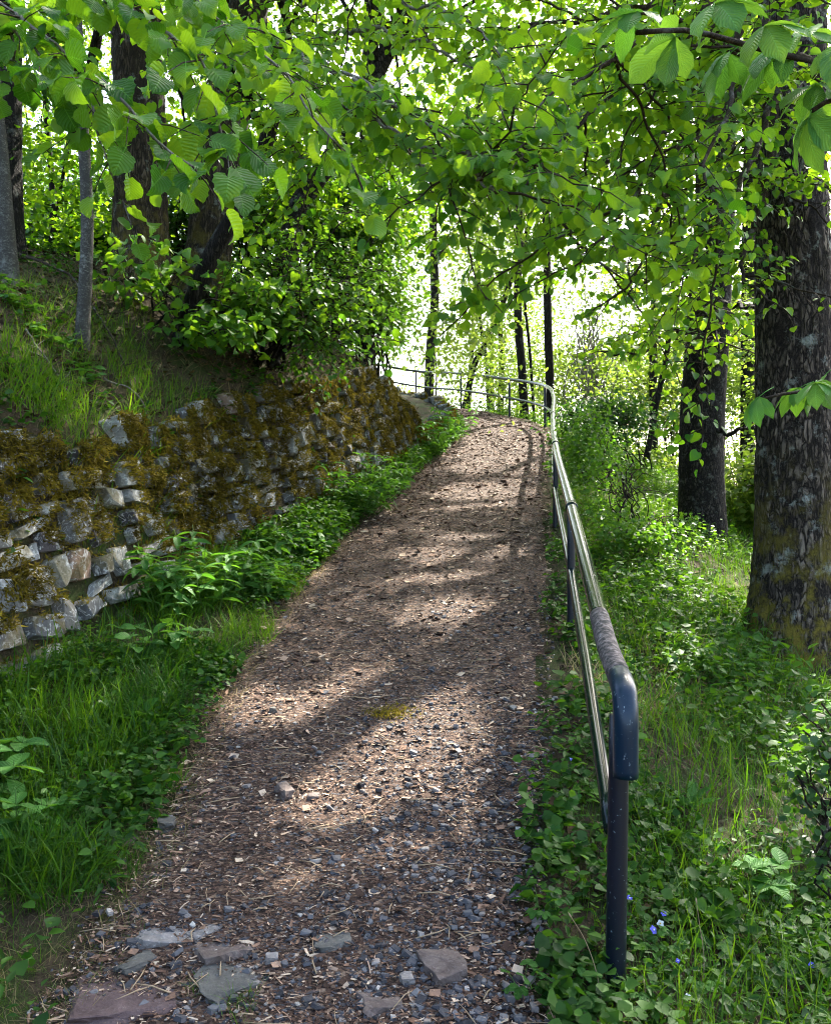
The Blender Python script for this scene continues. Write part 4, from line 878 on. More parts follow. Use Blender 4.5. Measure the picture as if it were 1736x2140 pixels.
for k in range(90):
    Y = tr.uniform(15, 30); u = tr.uniform(-.62, .02) if k < 50 else tr.uniform(.02, .6); x = u*Y; g = float(ground_z(x, Y)[0]); crown(lv, (x, Y, g+tr.uniform(.8, 9)), (1.8, 1.6, 1.5), 16, 34, .35, (.09, .15), tr, .6, .6)
P_, R_, S_ = lv.get(); kk = (P_[:, 0]/P_[:, 1] > -.72) & (P_[:, 0]/P_[:, 1] < 1.0) & (P_[:, 2] < 1.6+.8*P_[:, 1]); P_, R_, S_ = P_[kk], R_[kk], S_[kk]; T_ = np.clip(.5+1.4*(fbm(P_*.25, 2, 9)-.5)+tr.normal(0, .2, len(P_)), 0, 1); V, F, T, _ = stamp(DIAM, P_, R_, S_, T_)
fo = tag(link('far_woodland', mesh_tris('far_woodland', V, F, M['far'], True, T)), 'bright yellow green woodland in the far background', kind='stuff')
V, F = cat_meshes(stems); tag(link('far_trunks', mesh_tris('far_trunks', V, F, M['bark_dark']), fo), kind='stuff')
# tops of the wood that close in over the bank and the path beyond the picture
NL += len(P_)

# ------------------------------------------------------------------ ground cover
def side_points(N, side, r_, y0, y1, pw, d0, d1, dpw=1.0, inner='half'):
    yv = y0+(y1-y0)*r_.random(N)**pw; k = np.clip(np.searchsorted(CL[:, 0], yv), 0, len(CL)-1)
    h = CL[k, 2] if inner == 'half' else CL[k, 3]; lim = CL[k, 3] if d1 is None else h+d1
    d = h+d0+(lim-h-d0)*r_.random(N)**dpw; xy = CLxy[k]+CLn[k]*(d*side)[:, None]+CLt[k]*r_.uniform(-.07, .07, N)[:, None]+r_.normal(0, .02, (N, 2)); return xy[:, 0], xy[:, 1], d-h, k
def in_view(x, y, z, m=.53): return (y > .6) & (x/y > -m-.05) & (x/y < m+.32) & (np.abs((z-1.6)/y) < .66)
def blades_mesh(x, y, L, r_, width=.3, tilt=.22, lift=0.0, lean=None):
    z = ground_z(x, y)+lift-.01; k = in_view(x, y, z); x, y, z, L = x[k], y[k], z[k], L[k]; N = len(x)
    a = r_.random(N)*2*math.pi; D = np.stack([np.cos(a), np.sin(a), 0*a], -1)
    if lean is not None: D = unit(D+np.array(lean))
    U = np.stack([r_.normal(0, tilt, N), r_.normal(0, tilt, N), np.ones(N)], -1); w = .0075/np.maximum(L, .02)*10*width
    return np.column_stack([x, y, z]), frames(D, U), np.column_stack([L*np.clip(w, .35, 2), L, L]), k
gr = np.random.default_rng(91); GP, GR, GS, GT = [], [], [], []
def add_grass(x, y, L, tint, **kw):
    P, R, S, k = blades_mesh(x, y, L, gr, **kw); GP.append(P); GR.append(R); GS.append(S); GT.append(np.clip(tint[k]+gr.normal(0, .18, len(P)), 0, 1))
# verge between path and wall
x, y, d, k = side_points(52000, -1, gr, 2.1, 20, 1.7, -.10, None); dens = n2(x, y, 1.6, 14); kk = gr.random(len(x)) < np.clip((dens-.28)*3.2, .08, 1)*sstep(-.12, .3, d)*np.where(y < 3.6, .75, 1); x, y, d = x[kk], y[kk], d[kk]
L = (.07+.27*sstep(-.05, .6, d))*gr.uniform(.45, 1.15, len(x))*(.6+.8*n2(x, y, 1.3, 16))*np.where(y < 3.4, .7, 1); add_grass(x, y, L, -.05+.75*n2(x, y, 1.1, 17), lean=(.35, -.2, 0))
# short turf at the lower left corner and along the path edge
x, y, d, k = side_points(9000, -1, gr, 2.1, 4.2, 1.0, -.18, 1.4); add_grass(x, y, .05*gr.uniform(.5, 1.6, len(x)), .5+0*x, tilt=.5)
# tufts
def tuft(px, py, n, rad, L, t, lo=2.0, sp=.55, lean=None, Y=None):
    c = on_ground(px, py, lo) if Y is None else gpt(at(px, py, Y)[0], Y); a = gr.random(n)*6.28; r = rad*np.sqrt(gr.random(n)); x, y = c[0]+np.cos(a)*r, c[1]+np.sin(a)*r*1.2
    add_grass(x, y, L*gr.uniform(.5, 1.15, n), t+0*x, tilt=sp*.6, lean=lean)
for a in ((130, 1850, 420, .16, .30, .3), (60, 1830, 260, .14, .34, .2), (230, 1840, 160, .12, .2, .3), (330, 1640, 200, .12, .18, .5), (520, 1330, 380, .2, .26, .8), (590, 1240, 300, .18, .28, .75), (250, 1560, 400, .22, .36, .2), (420, 1400, 420, .22, .34, .25), (640, 1180, 300, .2, .24, .6), (500, 2130, 110, .06, .10, .5), (410, 2080, 60, .04, .07, .9), (330, 1480, 420, .2, .36, .15)): tuft(*a)
for px, py, Y, n, rad, L in ((60, 830, 6.4, 420, .35, .36), (150, 820, 6.5, 420, .3, .34), (330, 790, 7.2, 450, .3, .36), (400, 800, 7.5, 420, .3, .34), (230, 690, 7.9, 420, .4, .26), (300, 720, 7.9, 300, .3, .26), (470, 810, 8.0, 160, .2, .22), (30, 720, 7.0, 220, .3, .24), (120, 720, 7.4, 260, .3, .26), (420, 750, 8.2, 260, .3, .28), (260, 650, 8.5, 240, .35, .24), (200, 860, 6.4, 160, .3, .18), (330, 850, 6.9, 160, .3, .18), (540, 800, 8.6, 160, .3, .2), (90, 640, 8.0, 200, .3, .22)): tuft(px, py, n, rad, L, .75, Y=Y, sp=.5, lean=(.5, -.3, 0))
# slope right of the handrail
x, y, d, k = side_points(76000, 1, gr, 1.9, 20, 1.4, -.02, 5.0, 1.2); dens = n2(x, y, 1.2, 24); kk = gr.random(len(x)) < np.clip((dens-.30)*3.2, .12, 1)*sstep(-.05, .25, d); x, y, d = x[kk], y[kk], d[kk]
L = (.08+.27*sstep(0, .6, d))*gr.uniform(.4, 1.2, len(x))*(.5+.9*n2(x, y, 1.0, 26)); add_grass(x, y, L, -.08+.95*(n2(x, y, .9, 27)-.1)+.12*sstep(3.5, 6, y))
P_, R_, S_, T_ = map(np.concatenate, (GP, GR, GS, GT)); V, F, T, _ = stamp(BLADES, P_, R_, S_, T_)
tag(link('grass', mesh_tris('grass', V, F, M['grass'], True, T)), 'long green grass beside the path and on the slope', kind='stuff')

GP, GR, GS, GT = [], [], [], []
x, y, d, k = side_points(12000, 1, gr, 1.9, 9, 1.2, .15, 3.2); kk = n2(x, y, 1.1, 33) > .56; add_grass(x[kk], y[kk], .22*gr.uniform(.4, 1.2, kk.sum()), .4+0*x[kk], tilt=.9, width=.22)
x, y, d, k = side_points(7000, -1, gr, 2.1, 9, 1.2, -.15, .5); add_grass(x, y, .10*gr.uniform(.4, 1.4, len(x)), .4+0*x, tilt=1.0, width=.22)
x, y, d, k = side_points(9000, -1, gr, 4, 13, 1.2, .25, 2.6, 1, 'wall'); add_grass(x, y, .16*gr.uniform(.4, 1.4, len(x)), .25+0*x, tilt=1.1, width=.22)
P_, R_, S_, T_ = map(np.concatenate, (GP, GR, GS, GT)); V, F, T, _ = stamp(BLADES, P_, R_, S_, T_)
tag(link('dry_grass', mesh_tris('dry_grass', V, F, M['drygrass'], True, T)), 'dead straw coloured grass lying among the green', kind='stuff')
# small herbs
HP, HR, HS, HT, HW = [], [], [], [], []
def add_herbs(x, y, hmax, leaf, per, tint, spread=.06, tilt=.45):
    z = ground_z(x, y); k = in_view(x, y, z); x, y, z = x[k], y[k], z[k]; N = len(x); hh = hmax*gr.uniform(.3, 1, N)
    for q in range(per):
        a = gr.random(N)*6.28; D = np.stack([np.cos(a), np.sin(a), gr.normal(0, .35, N)], -1); f = gr.uniform(.35, 1, N)
        HP.append(np.column_stack([x, y, z+hh*f])+D*(spread*gr.random(N))[:, None]*[1, 1, .3]); HR.append(frames(D, np.array([0, 0, 1.])+gr.normal(0, tilt, (N, 3)))); HS.append(gr.uniform(leaf[0], leaf[1], N)*(.6+.9*n2(x, y, 2.3, 62, 2))); HT.append(np.clip(tint+gr.normal(0, .22, N), 0, 1)); HW.append(np.where(y < 9, np.clip((n2(x, y, 1.7, 61, 2)-.3)*7.5+gr.normal(0, .35, N), 0, 2.9).astype(int), 3))
x, y, d, k = side_points(3600, -1, gr, 2.1, 9, 1.2, .0, None); kk = (n2(x, y, 1.5, 44) > .40) & ((y > 3.3) | (gr.random(len(x)) < .25)); add_herbs(x[kk], y[kk], .2, (.02, .055), 7, .3)
x, y, d, k = side_points(3500, -1, gr, 8, 22, 1.2, .0, None); add_herbs(x, y, .28, (.04, .07), 6, .4)
x, y, d, k = side_points(6500, 1, gr, 1.9, 9, 1.3, .0, 3.8); kk = n2(x, y, 1.3, 46) > .44; add_herbs(x[kk], y[kk], .18, (.02, .06), 7, .3)
x, y, d, k = side_points(12500, 1, gr, 5, 26, 1.1, .1, 10); kk = n2(x, y, .9, 64) > .5; x, y = x[kk], y[kk]; add_herbs(x, y, .32, (.04, .08), 7, .5, .1)
x, y, d, k = side_points(2600, -1, gr, 4, 15, 1.2, .2, 3.6, 1, 'wall'); kk = n2(x, y, 1.1, 48) > .47; add_herbs(x[kk], y[kk], .16, (.03, .07), 6, .3)
P_, R_, S_, T_, W_ = map(np.concatenate, (HP, HR, HS, HT, HW)); V, F, T, _ = stamp([lite(.42), lite(.2, .25), lite(.5, .05), DIAM[0]], P_, R_, S_, T_, W_)
tag(link('undergrowth', mesh_tris('undergrowth', V, F, M['herb'], True, T)), 'low leafy herbs covering the verge and the slope', kind='stuff')
# leaf litter and sticks on the bank and the slope
x, y, d, k = side_points(16000, -1, gr, 4, 16, 1.3, .1, 4.5, 1, 'wall'); x2, y2, d2, k2 = side_points(6000, 1, gr, 2, 12, 1.3, .1, 4); x, y = np.concatenate([x, x2]), np.concatenate([y, y2]); z = ground_z(x, y); kk = in_view(x, y, z); x, y, z = x[kk], y[kk], z[kk]
a = gr.random(len(x))*6.28; D = np.stack([np.cos(a), np.sin(a), gr.normal(0, .25, len(x))], -1); V, F, T, _ = stamp(DIAM, np.column_stack([x, y, z+.012]), frames(D, np.array([0, 0, 1.])+gr.normal(0, .5, (len(x), 3))), gr.uniform(.03, .08, len(x)), gr.random(len(x)))
tag(link('leaf_litter', mesh_tris('leaf_litter', V, F, M['dead_leaf'], True, T)), 'brown dead leaves lying on the bank and slope', kind='stuff')

# ------------------------------------------------------------------ path surface: gravel, chips, twigs
def path_points(N, y0, y1, pw, edge=1.0):
    yv = y0+(y1-y0)*gr.random(N)**pw; k = np.clip(np.searchsorted(CL[:, 0], yv), 0, len(CL)-1); u = gr.uniform(-1, 1, N)*CL[k, 2]*edge; xy = CLxy[k]+CLn[k]*u[:, None]+CLt[k]*gr.uniform(-.07, .07, N)[:, None]; return xy[:, 0], xy[:, 1], u/CL[k, 2]
x, y, u = path_points(15000, 2.2, 7.5, 1.8, 1.08); kk = gr.random(len(x)) < np.clip(.12+1.1*sstep(-.5, .9, u)*n2(x, y, 1.4, 52)*1.5*(1-.7*sstep(4.2, 6, y))+.3*(y < 3.3), 0, 1); x, y = x[kk], y[kk]; N = len(x)
a = gr.random(N)*6.28; D = np.stack([np.cos(a), np.sin(a), gr.normal(0, .2, N)], -1); s = np.minimum(.005+gr.exponential(.005, N), .028)
V, F, T, _ = stamp(PEBBLES, np.column_stack([x, y, path_z(x, y)+s*.12]), frames(D, np.array([0, 0, 1.])+gr.normal(0, .3, (N, 3))), np.column_stack([s*1.7, s*1.3, s*.8]), gr.random(N)**1.3)
tag(link('gravel', mesh_tris('gravel', V, F, M['gravel'], False, T)), 'blue grey angular gravel on the path', kind='stuff')
CH = [(np.array([(-.12, -.5, 0), (.1, -.5, .02), (.13, .1, .07), (-.1, .5, .02), (.05, .52, 0)]), np.array([(0, 1, 2), (0, 2, 3), (3, 2, 4)])), (np.array([(-.05, -.5, 0), (.05, -.5, 0), (.05, 0, .08), (-.05, 0, .08), (.04, .5, 0), (-.04, .5, 0)]), np.array([(0, 1, 2), (0, 2, 3), (3, 2, 4), (3, 4, 5)])), (np.array([(-.3, -.3, 0), (.25, -.4, .05), (.35, .3, .02), (-.2, .45, .08)]), np.array([(0, 1, 2), (0, 2, 3)]))]
x, y, u = path_points(118000, 2.2, 24, 2.2, 1.06); N = len(x); a = gr.random(N)*6.28; D = np.stack([np.cos(a), np.sin(a)*.75, gr.normal(0, .18, N)], -1); s = gr.uniform(.006, .018, N)*np.where(gr.random(N) < .07, 2.6, 1)*np.interp(y, [3, 5, 12], [1.1, 1.5, 2.4])
kk = gr.random(N) < np.clip(.55+1.6*(n2(x, y, 2.6, 71)-.25), .4, 1); x, y, D, s = x[kk], y[kk], D[kk], s[kk]; N = len(x)
V, F, T, _ = stamp(CH, np.column_stack([x, y, path_z(x, y)+.002+.007*gr.random(N)]), frames(D, np.array([0, 0, 1.])+gr.normal(0, .34, (N, 3))), s, gr.random(N)**1.25, gr.choice(3, N, p=[.3, .5, .2]))
tag(link('wood_litter', mesh_tris('wood_litter', V, F, M['chips'], False, T)), 'brown wood chips and bark litter covering the path', kind='stuff')
tws = []
x, y, u = path_points(300, 2.2, 7, 1.5)
for xx, yy, zz in zip(x, y, path_z(x, y)):
    a = gr.random()*6.28; l = gr.uniform(.02, .09); d = np.array([math.cos(a), math.sin(a), 0]); nrm = np.array([-d[1], d[0], 0]); tws.append(tube(np.array([(xx, yy, zz+.006)-d*l, (xx, yy, zz+.012)+nrm*l*gr.normal(0, .15), (xx, yy, zz+.006)+d*l]), gr.uniform(.001, .0026), 5))
V, F = cat_meshes(tws); tag(link('fallen_twigs', mesh_tris('fallen_twigs', V, F, M['straw'])), 'thin pale twigs scattered over the path', kind='stuff')

# stones set in the path
def path_stone(label, px, py, size, mat, seed, rot=0., lift=.3, cat='stone', n=10):
    c = on_ground(px, py); V, F = rock(200+seed, n, 2, 1, .03); R = np.array(Matrix.Rotation(rot, 3, 'Z')); V = V*np.array(size); V[:, 2] += .012*(fbm(V*22+seed, 2, seed)-.5); V = V @ R.T
    z0 = float(path_z(c[0], c[1])[0]) if abs(float(path_coord(c[0], c[1])[1][0])) < 1.1 else c[2]
    o = link('stone', mesh_tris('stone', V, F, M[mat], False), None, (c[0], c[1], z0+size[2]*(lift-.42))); tag(o, label, cat, 'stones lying on the path')
path_stone('large flat maroon stone slab sunk in the path at the lower left', 285, 2095, (.46, .30, .10), 'slab_red', 1, .1, .10)
path_stone('flat grey green stone slab beside the maroon slab', 480, 2062, (.21, .22, .09), 'slab_grey', 2, .4, .12)
path_stone('pale whitish flat stone left of the path middle near the slabs', 345, 1968, (.22, .13, .08), 'slab_pale', 3, .2, .08)
path_stone('small pale stone right beside the whitish flat stone', 425, 1955, (.13, .10, .06), 'slab_pale', 4, .9, .1)
path_stone('brown stone just behind the grey slab', 470, 1995, (.20, .14, .09), 'slab_brown', 5, .5, .12)
path_stone('dark brown rock at the right edge of the path near the post', 925, 2035, (.16, .17, .11), 'slab_brown', 6, .3, .24)
path_stone('small purple grey stone in the path left of the dark brown rock', 700, 1985, (.15, .11, .07), 'slab_grey', 7, .2, .12)
path_stone('reddish brown stone lying in the middle of the path', 595, 1670, (.075, .12, .075), 'slab_brown', 8, .6, .45)
path_stone('grey stone at the left grass edge of the path', 345, 1735, (.11, .11, .07), 'slab_grey', 9, .1, .3)
path_stone('small buried stone in the grass edge left of the grey stone', 262, 1762, (.12, .08, .05), 'slab_brown', 10, .1, .2)
path_stone('wedge of grey stone behind the maroon slab', 285, 2030, (.15, .09, .08), 'slab_grey', 11, .8, .14)
path_stone('pinkish flat stone at the bottom edge of the path', 795, 2108, (.15, .13, .06), 'slab_brown', 12, .3, .12)
path_stone('white pebble sized stone right of the grey slab', 567, 2025, (.05, .04, .035), 'slab_pale', 13, .3, .5)
path_stone('pale stone near the pinkish flat stone', 850, 2068, (.05, .06, .04), 'slab_pale', 14, .3, .5)
path_stone('brown pebble right of the reddish stone', 655, 1675, (.06, .05, .04), 'slab_brown', 15, .3, .5)
path_stone('dark stone on the left side of the path in the light', 570, 1495, (.05, .05, .05), 'slab_grey', 16, .3, .5)
c = on_ground(820, 1500); P_, R_, S_ = moss_blades(c+gr.normal(0, 1, (160, 3))*[.07, .05, .006]+[0, 0, .015], np.tile([0, 0, 1.], (160, 1)), 5, .02, gr)
V, F, T, _ = stamp(MB_, P_, R_, S_, np.clip(.8+gr.normal(0, .15, len(P_)), 0, 1)); o = link('moss_clump', mesh_tris('moss_clump', V-c, F, M['moss'], False, T), None, tuple(c)); tag(o, 'yellow moss clump lying in the sunlit middle of the path', kind='stuff')

# fallen branches on the bank
def stick(label, pts, r0, r1, mat='twig_pale', name='fallen_branch'):
    tr_ = np.random.default_rng(len(label)); W = wob([np.array(p) for p in pts], 40, .02, tr_); b_ = W[0]; t = thing(name, label, 'branch', b_); V, F = tube(W, np.linspace(r0, r1, 40), 8); part('limb', t, V, F, M[mat])
    for q in range(4):
        i = int(tr_.integers(10, 36)); d = unit(tr_.normal(0, 1, 3)); d[2] = abs(d[2])*.4; V, F = tube(wob([W[i], W[i]+d*.2, W[i]+d*.35], 8, .02, tr_), np.linspace(r1, .002, 8), 5); part('twig', t, V, F, M[mat])
def drape(pts, lift): return [np.array([p[0], p[1], float(ground_z(p[0], p[1])[0])+lift]) for p in pts]
stick('long dead branch lying down the bank past the slim trunk', drape([at(40, 545, 9.0), at(140, 568, 8.6), at(200, 600, 8.2), at(262, 650, 7.8), at(320, 700, 7.4)], .08), 0.016, .005, 'twig')
stick('short thin pale stick on the bank left of the grass tufts', drape([(-3.2, 7.0), (-3.0, 6.9), (-2.75, 6.75)], .04), .010, .004)
stick('thin dead stick among the leaf litter above the wall', drape([(-2.7, 7.4), (-2.4, 7.5), (-2.05, 7.7)], .05), .008, .003)

# ------------------------------------------------------------------ single plants
def herb_meshes(temps, mat, nm): return [mesh_tris(nm, t[0], t[1], M[mat], True, None, t[2]) for t in temps]
LANCE_ME = herb_meshes(LANCE_BIG, 'herb_big', 'lance_leaf'); OVAL_ME = herb_meshes(OVAL_BIG, 'herb_big', 'oval_leaf')
def put_leaf(root, me, p, d, n, s):
    R = frames(np.array([d], float), np.array([n], float))[0]; o = link('leaf', me, root); o.matrix_basis = Matrix.Translation(Vector(p)-root.location) @ Matrix([list(x) for x in R]).to_4x4() @ Matrix.Diagonal((s, s, s, 1)); return o
def plant(name, label, base, nstem, height, leaf, meshes, seed, spread=.1, nodes=4, whorl=2, cat='plant', droop=.1, lean=(0, 0), group=None):
    tr_ = np.random.default_rng(seed); base = np.array(base, float); t = thing(name, label, cat, base, group)
    for k in range(nstem):
        a = tr_.random()*6.28; o = np.array([math.cos(a), math.sin(a), 0])*spread*math.sqrt(tr_.random()); h = height*tr_.uniform(.55, 1.05); p0 = base+o*.6; p0[2] = float(ground_z(p0[0], p0[1])[0])-.01; e = p0+o*.9+np.array([lean[0]*h+tr_.normal(0, .06)*h, lean[1]*h+tr_.normal(0, .06)*h, h])
        W = smooth_line([p0, (p0+e)/2+o*.1, e], 10); V, F = tube(W, np.linspace(.0035, .0018, 10), 5); st = part('stem', t, V, F, M['stem'])
        for q in range(nodes):
            f = .25+.75*(q+.6)/nodes; p = W[min(9, int(f*9.4))]; a0 = q*1.57+tr_.random()*.6
            for w in range(whorl+(2 if q == nodes-1 else 0)):
                a1 = a0+w*2*math.pi/(whorl+(2 if q == nodes-1 else 0))+tr_.normal(0, .2); d = np.array([math.cos(a1), math.sin(a1), tr_.normal(.25, .2)-droop]); put_leaf(t, meshes[int(tr_.integers(len(meshes)))], p+d*.004, unit(d), np.array([0, 0, 1.])+tr_.normal(0, .25, 3), tr_.uniform(*leaf)*(1.1-.35*abs(f-.6))).parent = st
    return t
g = on_ground
def vb(px, Y, off=0.0):
    p = at(px, 1000, Y); return gpt(p[0]+off, Y)
plant('leafy_plant', 'large leafy plant with pointed dark leaves at the foot of the wall', vb(440, 6.75), 22, .58, (.11, .17), LANCE_ME, 101, .36, 4, 2)
plant('leafy_plant', 'leafy plant with pointed shiny leaves right of the largest wall plant', vb(540, 7.1), 14, .52, (.10, .15), LANCE_ME, 102, .24, 4, 2)
plant('leafy_plant', 'smaller pointed leaved plant left of the largest wall plant', vb(365, 6.4), 8, .48, (.10, .15), LANCE_ME, 103, .2, 4, 2)
plant('leafy_plant', 'pointed leaved clump between the wall plants and the nettles', vb(610, 8.3), 14, .42, (.09, .14), LANCE_ME, 140, .26, 4, 2)
plant('leafy_plant', 'low clump of pointed leaves just before the dense nettles', vb(672, 9.4), 12, .36, (.08, .12), LANCE_ME, 141, .24, 3, 2)
plant('leafy_plant', 'dark leafy clump in the verge below the largest wall plant', vb(330, 5.6), 10, .3, (.08, .12), OVAL_ME, 142, .22, 3, 2)
plant('broad_leaf_plant', 'plant with broad bright oval leaves at the left picture edge', vb(20, 3.95), 6, .42, (.10, .14), OVAL_ME, 104, .14, 3, 2)
plant('broad_leaf_plant', 'small rosette of three bright oval leaves in the left grass', vb(108, 3.75), 2, .30, (.10, .13), OVAL_ME, 105, .03, 1, 1)
plant('broad_leaf_plant', 'single stalk of oval leaves low at the left picture edge', vb(10, 3.55), 3, .34, (.09, .12), OVAL_ME, 106, .08, 2, 2)
plant('broad_leaf_plant', 'upright dock leaves in the grass by the path edge', g(300, 1530), 3, .12, (.12, .16), OVAL_ME, 107, .05, 1, 1, droop=-.5)
plant('nettle_clump', 'dense nettle clump where the wall meets the path bend', vb(745, 10.4, -.0), 40, .62, (.09, .14), LANCE_ME, 108, .42, 4, 2)
plant('nettle_clump', 'nettle clump at the path edge behind the dense nettles', vb(812, 11.7, .0), 26, .58, (.09, .13), LANCE_ME, 109, .36, 3, 2)
plant('nettle_clump', 'shining plant clump by the end of the mossy wall', vb(885, 15.0, -.02), 22, .62, (.11, .17), LANCE_ME, 110, .4, 3, 2)
plant('nettle_clump', 'tall green clump below the far wall corner', vb(940, 16.8, -.05), 24, .75, (.09, .14), LANCE_ME, 111, .42, 4, 2)
plant('leafy_plant', 'dark broad lance leaved plant on the slope low at the right', g(1610, 1900), 3, .2, (.08, .12), OVAL_ME[:2], 112, .06, 3, 2)
plant('leafy_plant', 'nettle like plant at the foot of the thick mossy tree', g(1690, 1500), 8, .28, (.07, .11), LANCE_ME, 113, .22, 4, 2)
for k, (px, py, lab) in enumerate([(1560, 1300, 'pale shiny herb in the slope grass left of the mossy trunk'), (1450, 1230, 'herb with light leaves in the slope grass beside the bush'), (1500, 1420, 'upright herb in the middle of the slope grass'), (1620, 1420, 'leafy herb just left of the mossy trunk foot')]): plant('leafy_plant', lab, g(px, py), 8, .25, (.05, .09), LANCE_ME, 120+k, .2, 4, 2)
for k, (px, py, lab) in enumerate([(40, 700, 'leafy herb at the left edge of the bank'), (180, 760, 'small leafy herb between the two bank grass tufts'), (560, 770, 'low herb above the wall below the hazel bush'), (110, 760, 'small bank herb below the grey trunk')]):
    p = at(px, py, 7.2); plant('bank_herb', lab, gpt(p[0], 7.2), 5, .2, (.06, .10), OVAL_ME, 130+k, .14, 2, 3)
# pinnate leaves
def pinnate(seed, pairs=8):
    r_ = np.random.default_rng(seed); its, uvs = [tube(np.array([(0, 0, 0), (0, .35, .10), (0, .7, .10), (0, 1, 0)]), .008, 4)], []
    for k in range(pairs+1):
        a = .25+.75*k/pairs; z = .10*math.sin(a*3.1); sc = .19*(1-.45*abs(a-.5))
        for sg in ((-1, 1) if k < pairs else (0,)):
            V, F, _ = OVAL_BIG[0]; V = V[:, :]*sc*np.array([1.1, 1, 1]); V = V @ np.array(Matrix.Rotation(-sg*math.radians(70), 3, 'Z')).T+np.array([0, a, z]); its.append((V, F))
    V, F = cat_meshes(its); return V, F, np.zeros((len(V), 2))+.3
PIN_ME = herb_meshes([pinnate(k, 7+k) for k in range(2)], 'herb_big', 'pinnate_leaf')
for k, (px, py, lab) in enumerate([(170, 1690, 'vetch with ladder like leaves in the left verge'), (110, 1740, 'vetch with ladder like leaves above the near grass tuft'), (260, 1680, 'vetch sprig near the grass edge of the path'), (1180, 1730, 'vetch with ladder like leaves left of the near post'), (1160, 1800, 'vetch sprig at the path edge left of the post'), (1440, 1700, 'grey green vetch sprig on the slope right of the post'), (1400, 1780, 'vetch spreading behind the near post')]):
    p = g(px, py); t = thing('vetch_plant', lab, 'plant', p, 'vetch plants'); tr_ = np.random.default_rng(150+k)
    for q in range(7):
        a = q*.9+tr_.random(); d = np.array([math.cos(a), math.sin(a), tr_.uniform(.2, 1.0)]); put_leaf(t, PIN_ME[q % 2], p+np.array([0, 0, .01]), unit(d), np.array([0, 0, 1.])+tr_.normal(0, .2, 3), tr_.uniform(.11, .17))
# wild strawberry: three toothed leaflets on a stalk
def trifoliate(seed):
    its = []; t_ = leaf_grid([0, .12, .26, .4, .55, .7, .83, .93, 1], [.05, .2, .32, .38, .4, .37, .28, .16, 0], C5, .22, .2, .02, 6, .10, 0, seed); uvs = []
    for a in (-78, 0, 78):
        V = t_[0] @ np.array(Matrix.Rotation(math.radians(-8), 3, 'X')).T; V = V @ np.array(Matrix.Rotation(math.radians(a), 3, 'Z')).T; its.append((V, t_[1])); uvs.append(t_[2])
    V, F = cat_meshes(its); return V, F, np.concatenate(uvs)
TRI_ME = herb_meshes([trifoliate(k) for k in range(3)], 'herb_big', 'strawberry_leaf')
SB = [(1270, 2085, 'wild strawberry right at the foot of the near post'), (1320, 2110, 'wild strawberry with bright leaves below the near post'), (1165, 2090, 'wild strawberry left of the post foot by the path'), (1130, 1930, 'wild strawberry at the path edge left of the post'), (1170, 1900, 'strawberry sprig beside the dry stalk'), (1340, 1990, 'wild strawberry under the blue flowers'), (1390, 2000, 'wild strawberry right of the white flower'), (1330, 1880, 'strawberry leaves right behind the near post'),
 (1400, 1880, 'strawberry leaves on the slope behind the flowers'), (1450, 1920, 'strawberry leaves beside the thin upright stalk'), (1490, 1990, 'strawberry leaves right of the thin upright stalk'), (1460, 2080, 'strawberry leaves at the bottom edge right of the post'), (1540, 1960, 'darker strawberry leaves on the lower right slope'), (1200, 2130, 'strawberry leaves at the bottom edge left of the post'), (1090, 2100, 'strawberry leaves spilling onto the path edge'), (1600, 2060, 'strawberry leaves low in the right corner grass')]
for k, (px, py, lab) in enumerate(SB):
    p = g(px, py); t = thing('strawberry_plant', lab, 'plant', p, 'wild strawberry plants'); tr_ = np.random.default_rng(170+k)
    for q in range(7):
        a = q*.9+tr_.random(); l = tr_.uniform(.05, .11); d = np.array([math.cos(a)*.7, math.sin(a)*.7, tr_.uniform(.6, 1.1)]); e = p+d*l; V, F = tube(smooth_line([p, p+d*l*.5+[0, 0, .01], e], 5), .0012, 4); st = part('stem', t, V, F, M['stem']); put_leaf(t, TRI_ME[q % 3], e, unit(np.array([d[0], d[1], -.1+tr_.normal(0, .2)])), np.array([0, 0, 1.])+tr_.normal(0, .25, 3), tr_.uniform(.026, .042)).parent = st
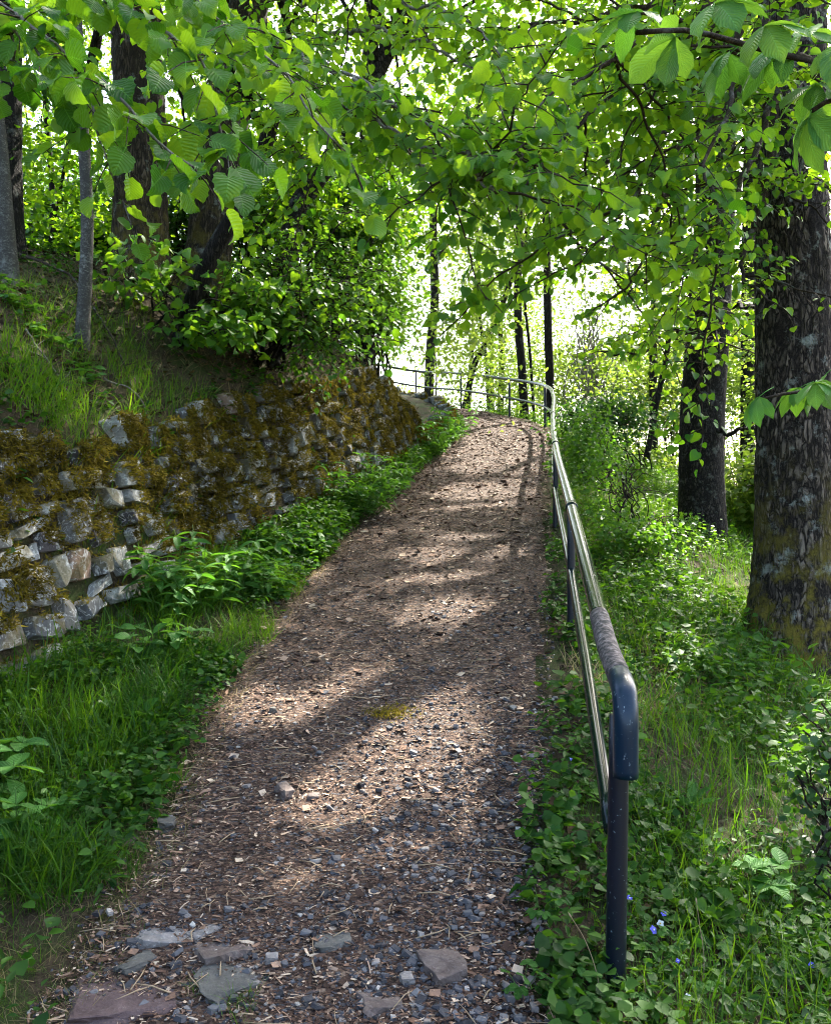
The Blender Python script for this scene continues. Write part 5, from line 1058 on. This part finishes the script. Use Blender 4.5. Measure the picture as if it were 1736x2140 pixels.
# flowers
def flower(name, label, px, py, mat, n, r, seed, h=.10):
    p = g(px, py+20); p = np.array([p[0], p[1]-.02, p[2]]); c = p+np.array([0, 0, h]); t = thing(name, label, 'flower', p); tr_ = np.random.default_rng(seed); V, F = tube(smooth_line([p, p+[.004, 0, h*.5], c], 6), .0012, 5); part('stem', t, V, F, M['stem']); fac = unit(np.array([tr_.normal(0, .3), -.8, .7]))
    u = unit(np.cross(fac, [1, 0, .2])); v = np.cross(fac, u)
    for k in range(n):
        a = 6.283*k/n; d = u*math.cos(a)+v*math.sin(a); R = frames(d[None], fac[None])[0]; V = (ROUND[0][0]*r) @ R.T+c; part('petal', t, V, ROUND[0][1], M[mat])
    V, F = tube(np.array([c, c+fac*r*.2]), r*.2, 8); part('flower_centre', t, V, F, M['petal_yellow' if mat == 'petal_white' else 'petal_white'])
flower('blue_flower', 'blue flower just right of the near post', 1312, 1918, 'petal_blue', 5, .014, 1); flower('blue_flower', 'blue flower a little right of the near post behind the white flower', 1383, 1942, 'petal_blue', 5, .012, 2)
flower('blue_flower', 'blue flower touching the white flower', 1362, 1980, 'petal_blue', 5, .017, 3); flower('blue_flower', 'small blue flower below the white flower', 1412, 2040, 'petal_blue', 4, .009, 4)
flower('blue_flower', 'blue flower at the lower right edge of the picture', 1690, 2045, 'petal_blue', 5, .013, 5); flower('blue_flower', 'blue flower in shade on the lower right slope', 1665, 1975, 'petal_blue', 5, .009, 6); flower('blue_flower', 'tiny blue flower left of the post by the rails', 1190, 1610, 'petal_blue', 4, .010, 7)
flower('white_flower', 'white strawberry flower beside the blue flower', 1376, 1972, 'petal_white', 5, .015, 8, .11); flower('white_flower', 'white flower at the bottom edge right of the post', 1432, 2120, 'petal_white', 5, .012, 9)
# dry stalks
def stalk(label, pts, r=.0016):
    W = smooth_line(pts, 24); t = thing('dry_stalk', label, 'stalk', W[0]); V, F = tube(W, np.linspace(r, r*.6, 24), 5); part('stem', t, V, F, M['straw']); d = unit(W[-1]-W[-3]); V, F = tube(np.array([W[-1], W[-1]+d*.012, W[-1]+d*.025]), [r, r*2, r*.5], 6); part('seed_head', t, V, F, M['straw'])
p = g(1260, 2125); stalk('pale bent dry stalk left of the near post', [p, at(1245, 2030, p[1]), at(1222, 1965, p[1]), at(1195, 1920, p[1])-[0, .0, 0]])
p = g(1468, 2080); stalk('thin upright dry stalk on the slope right of the post', [p, at(1470, 2000, p[1]), at(1462, 1940, p[1]), at(1455, 1890, p[1])])
p = g(1350, 2135); stalk('short dry stalk at the bottom edge below the flowers', [p, at(1350, 2100, p[1]), at(1346, 2060, p[1])])
print('TRIS', sum(len(me.polygons) for me in bpy.data.meshes))
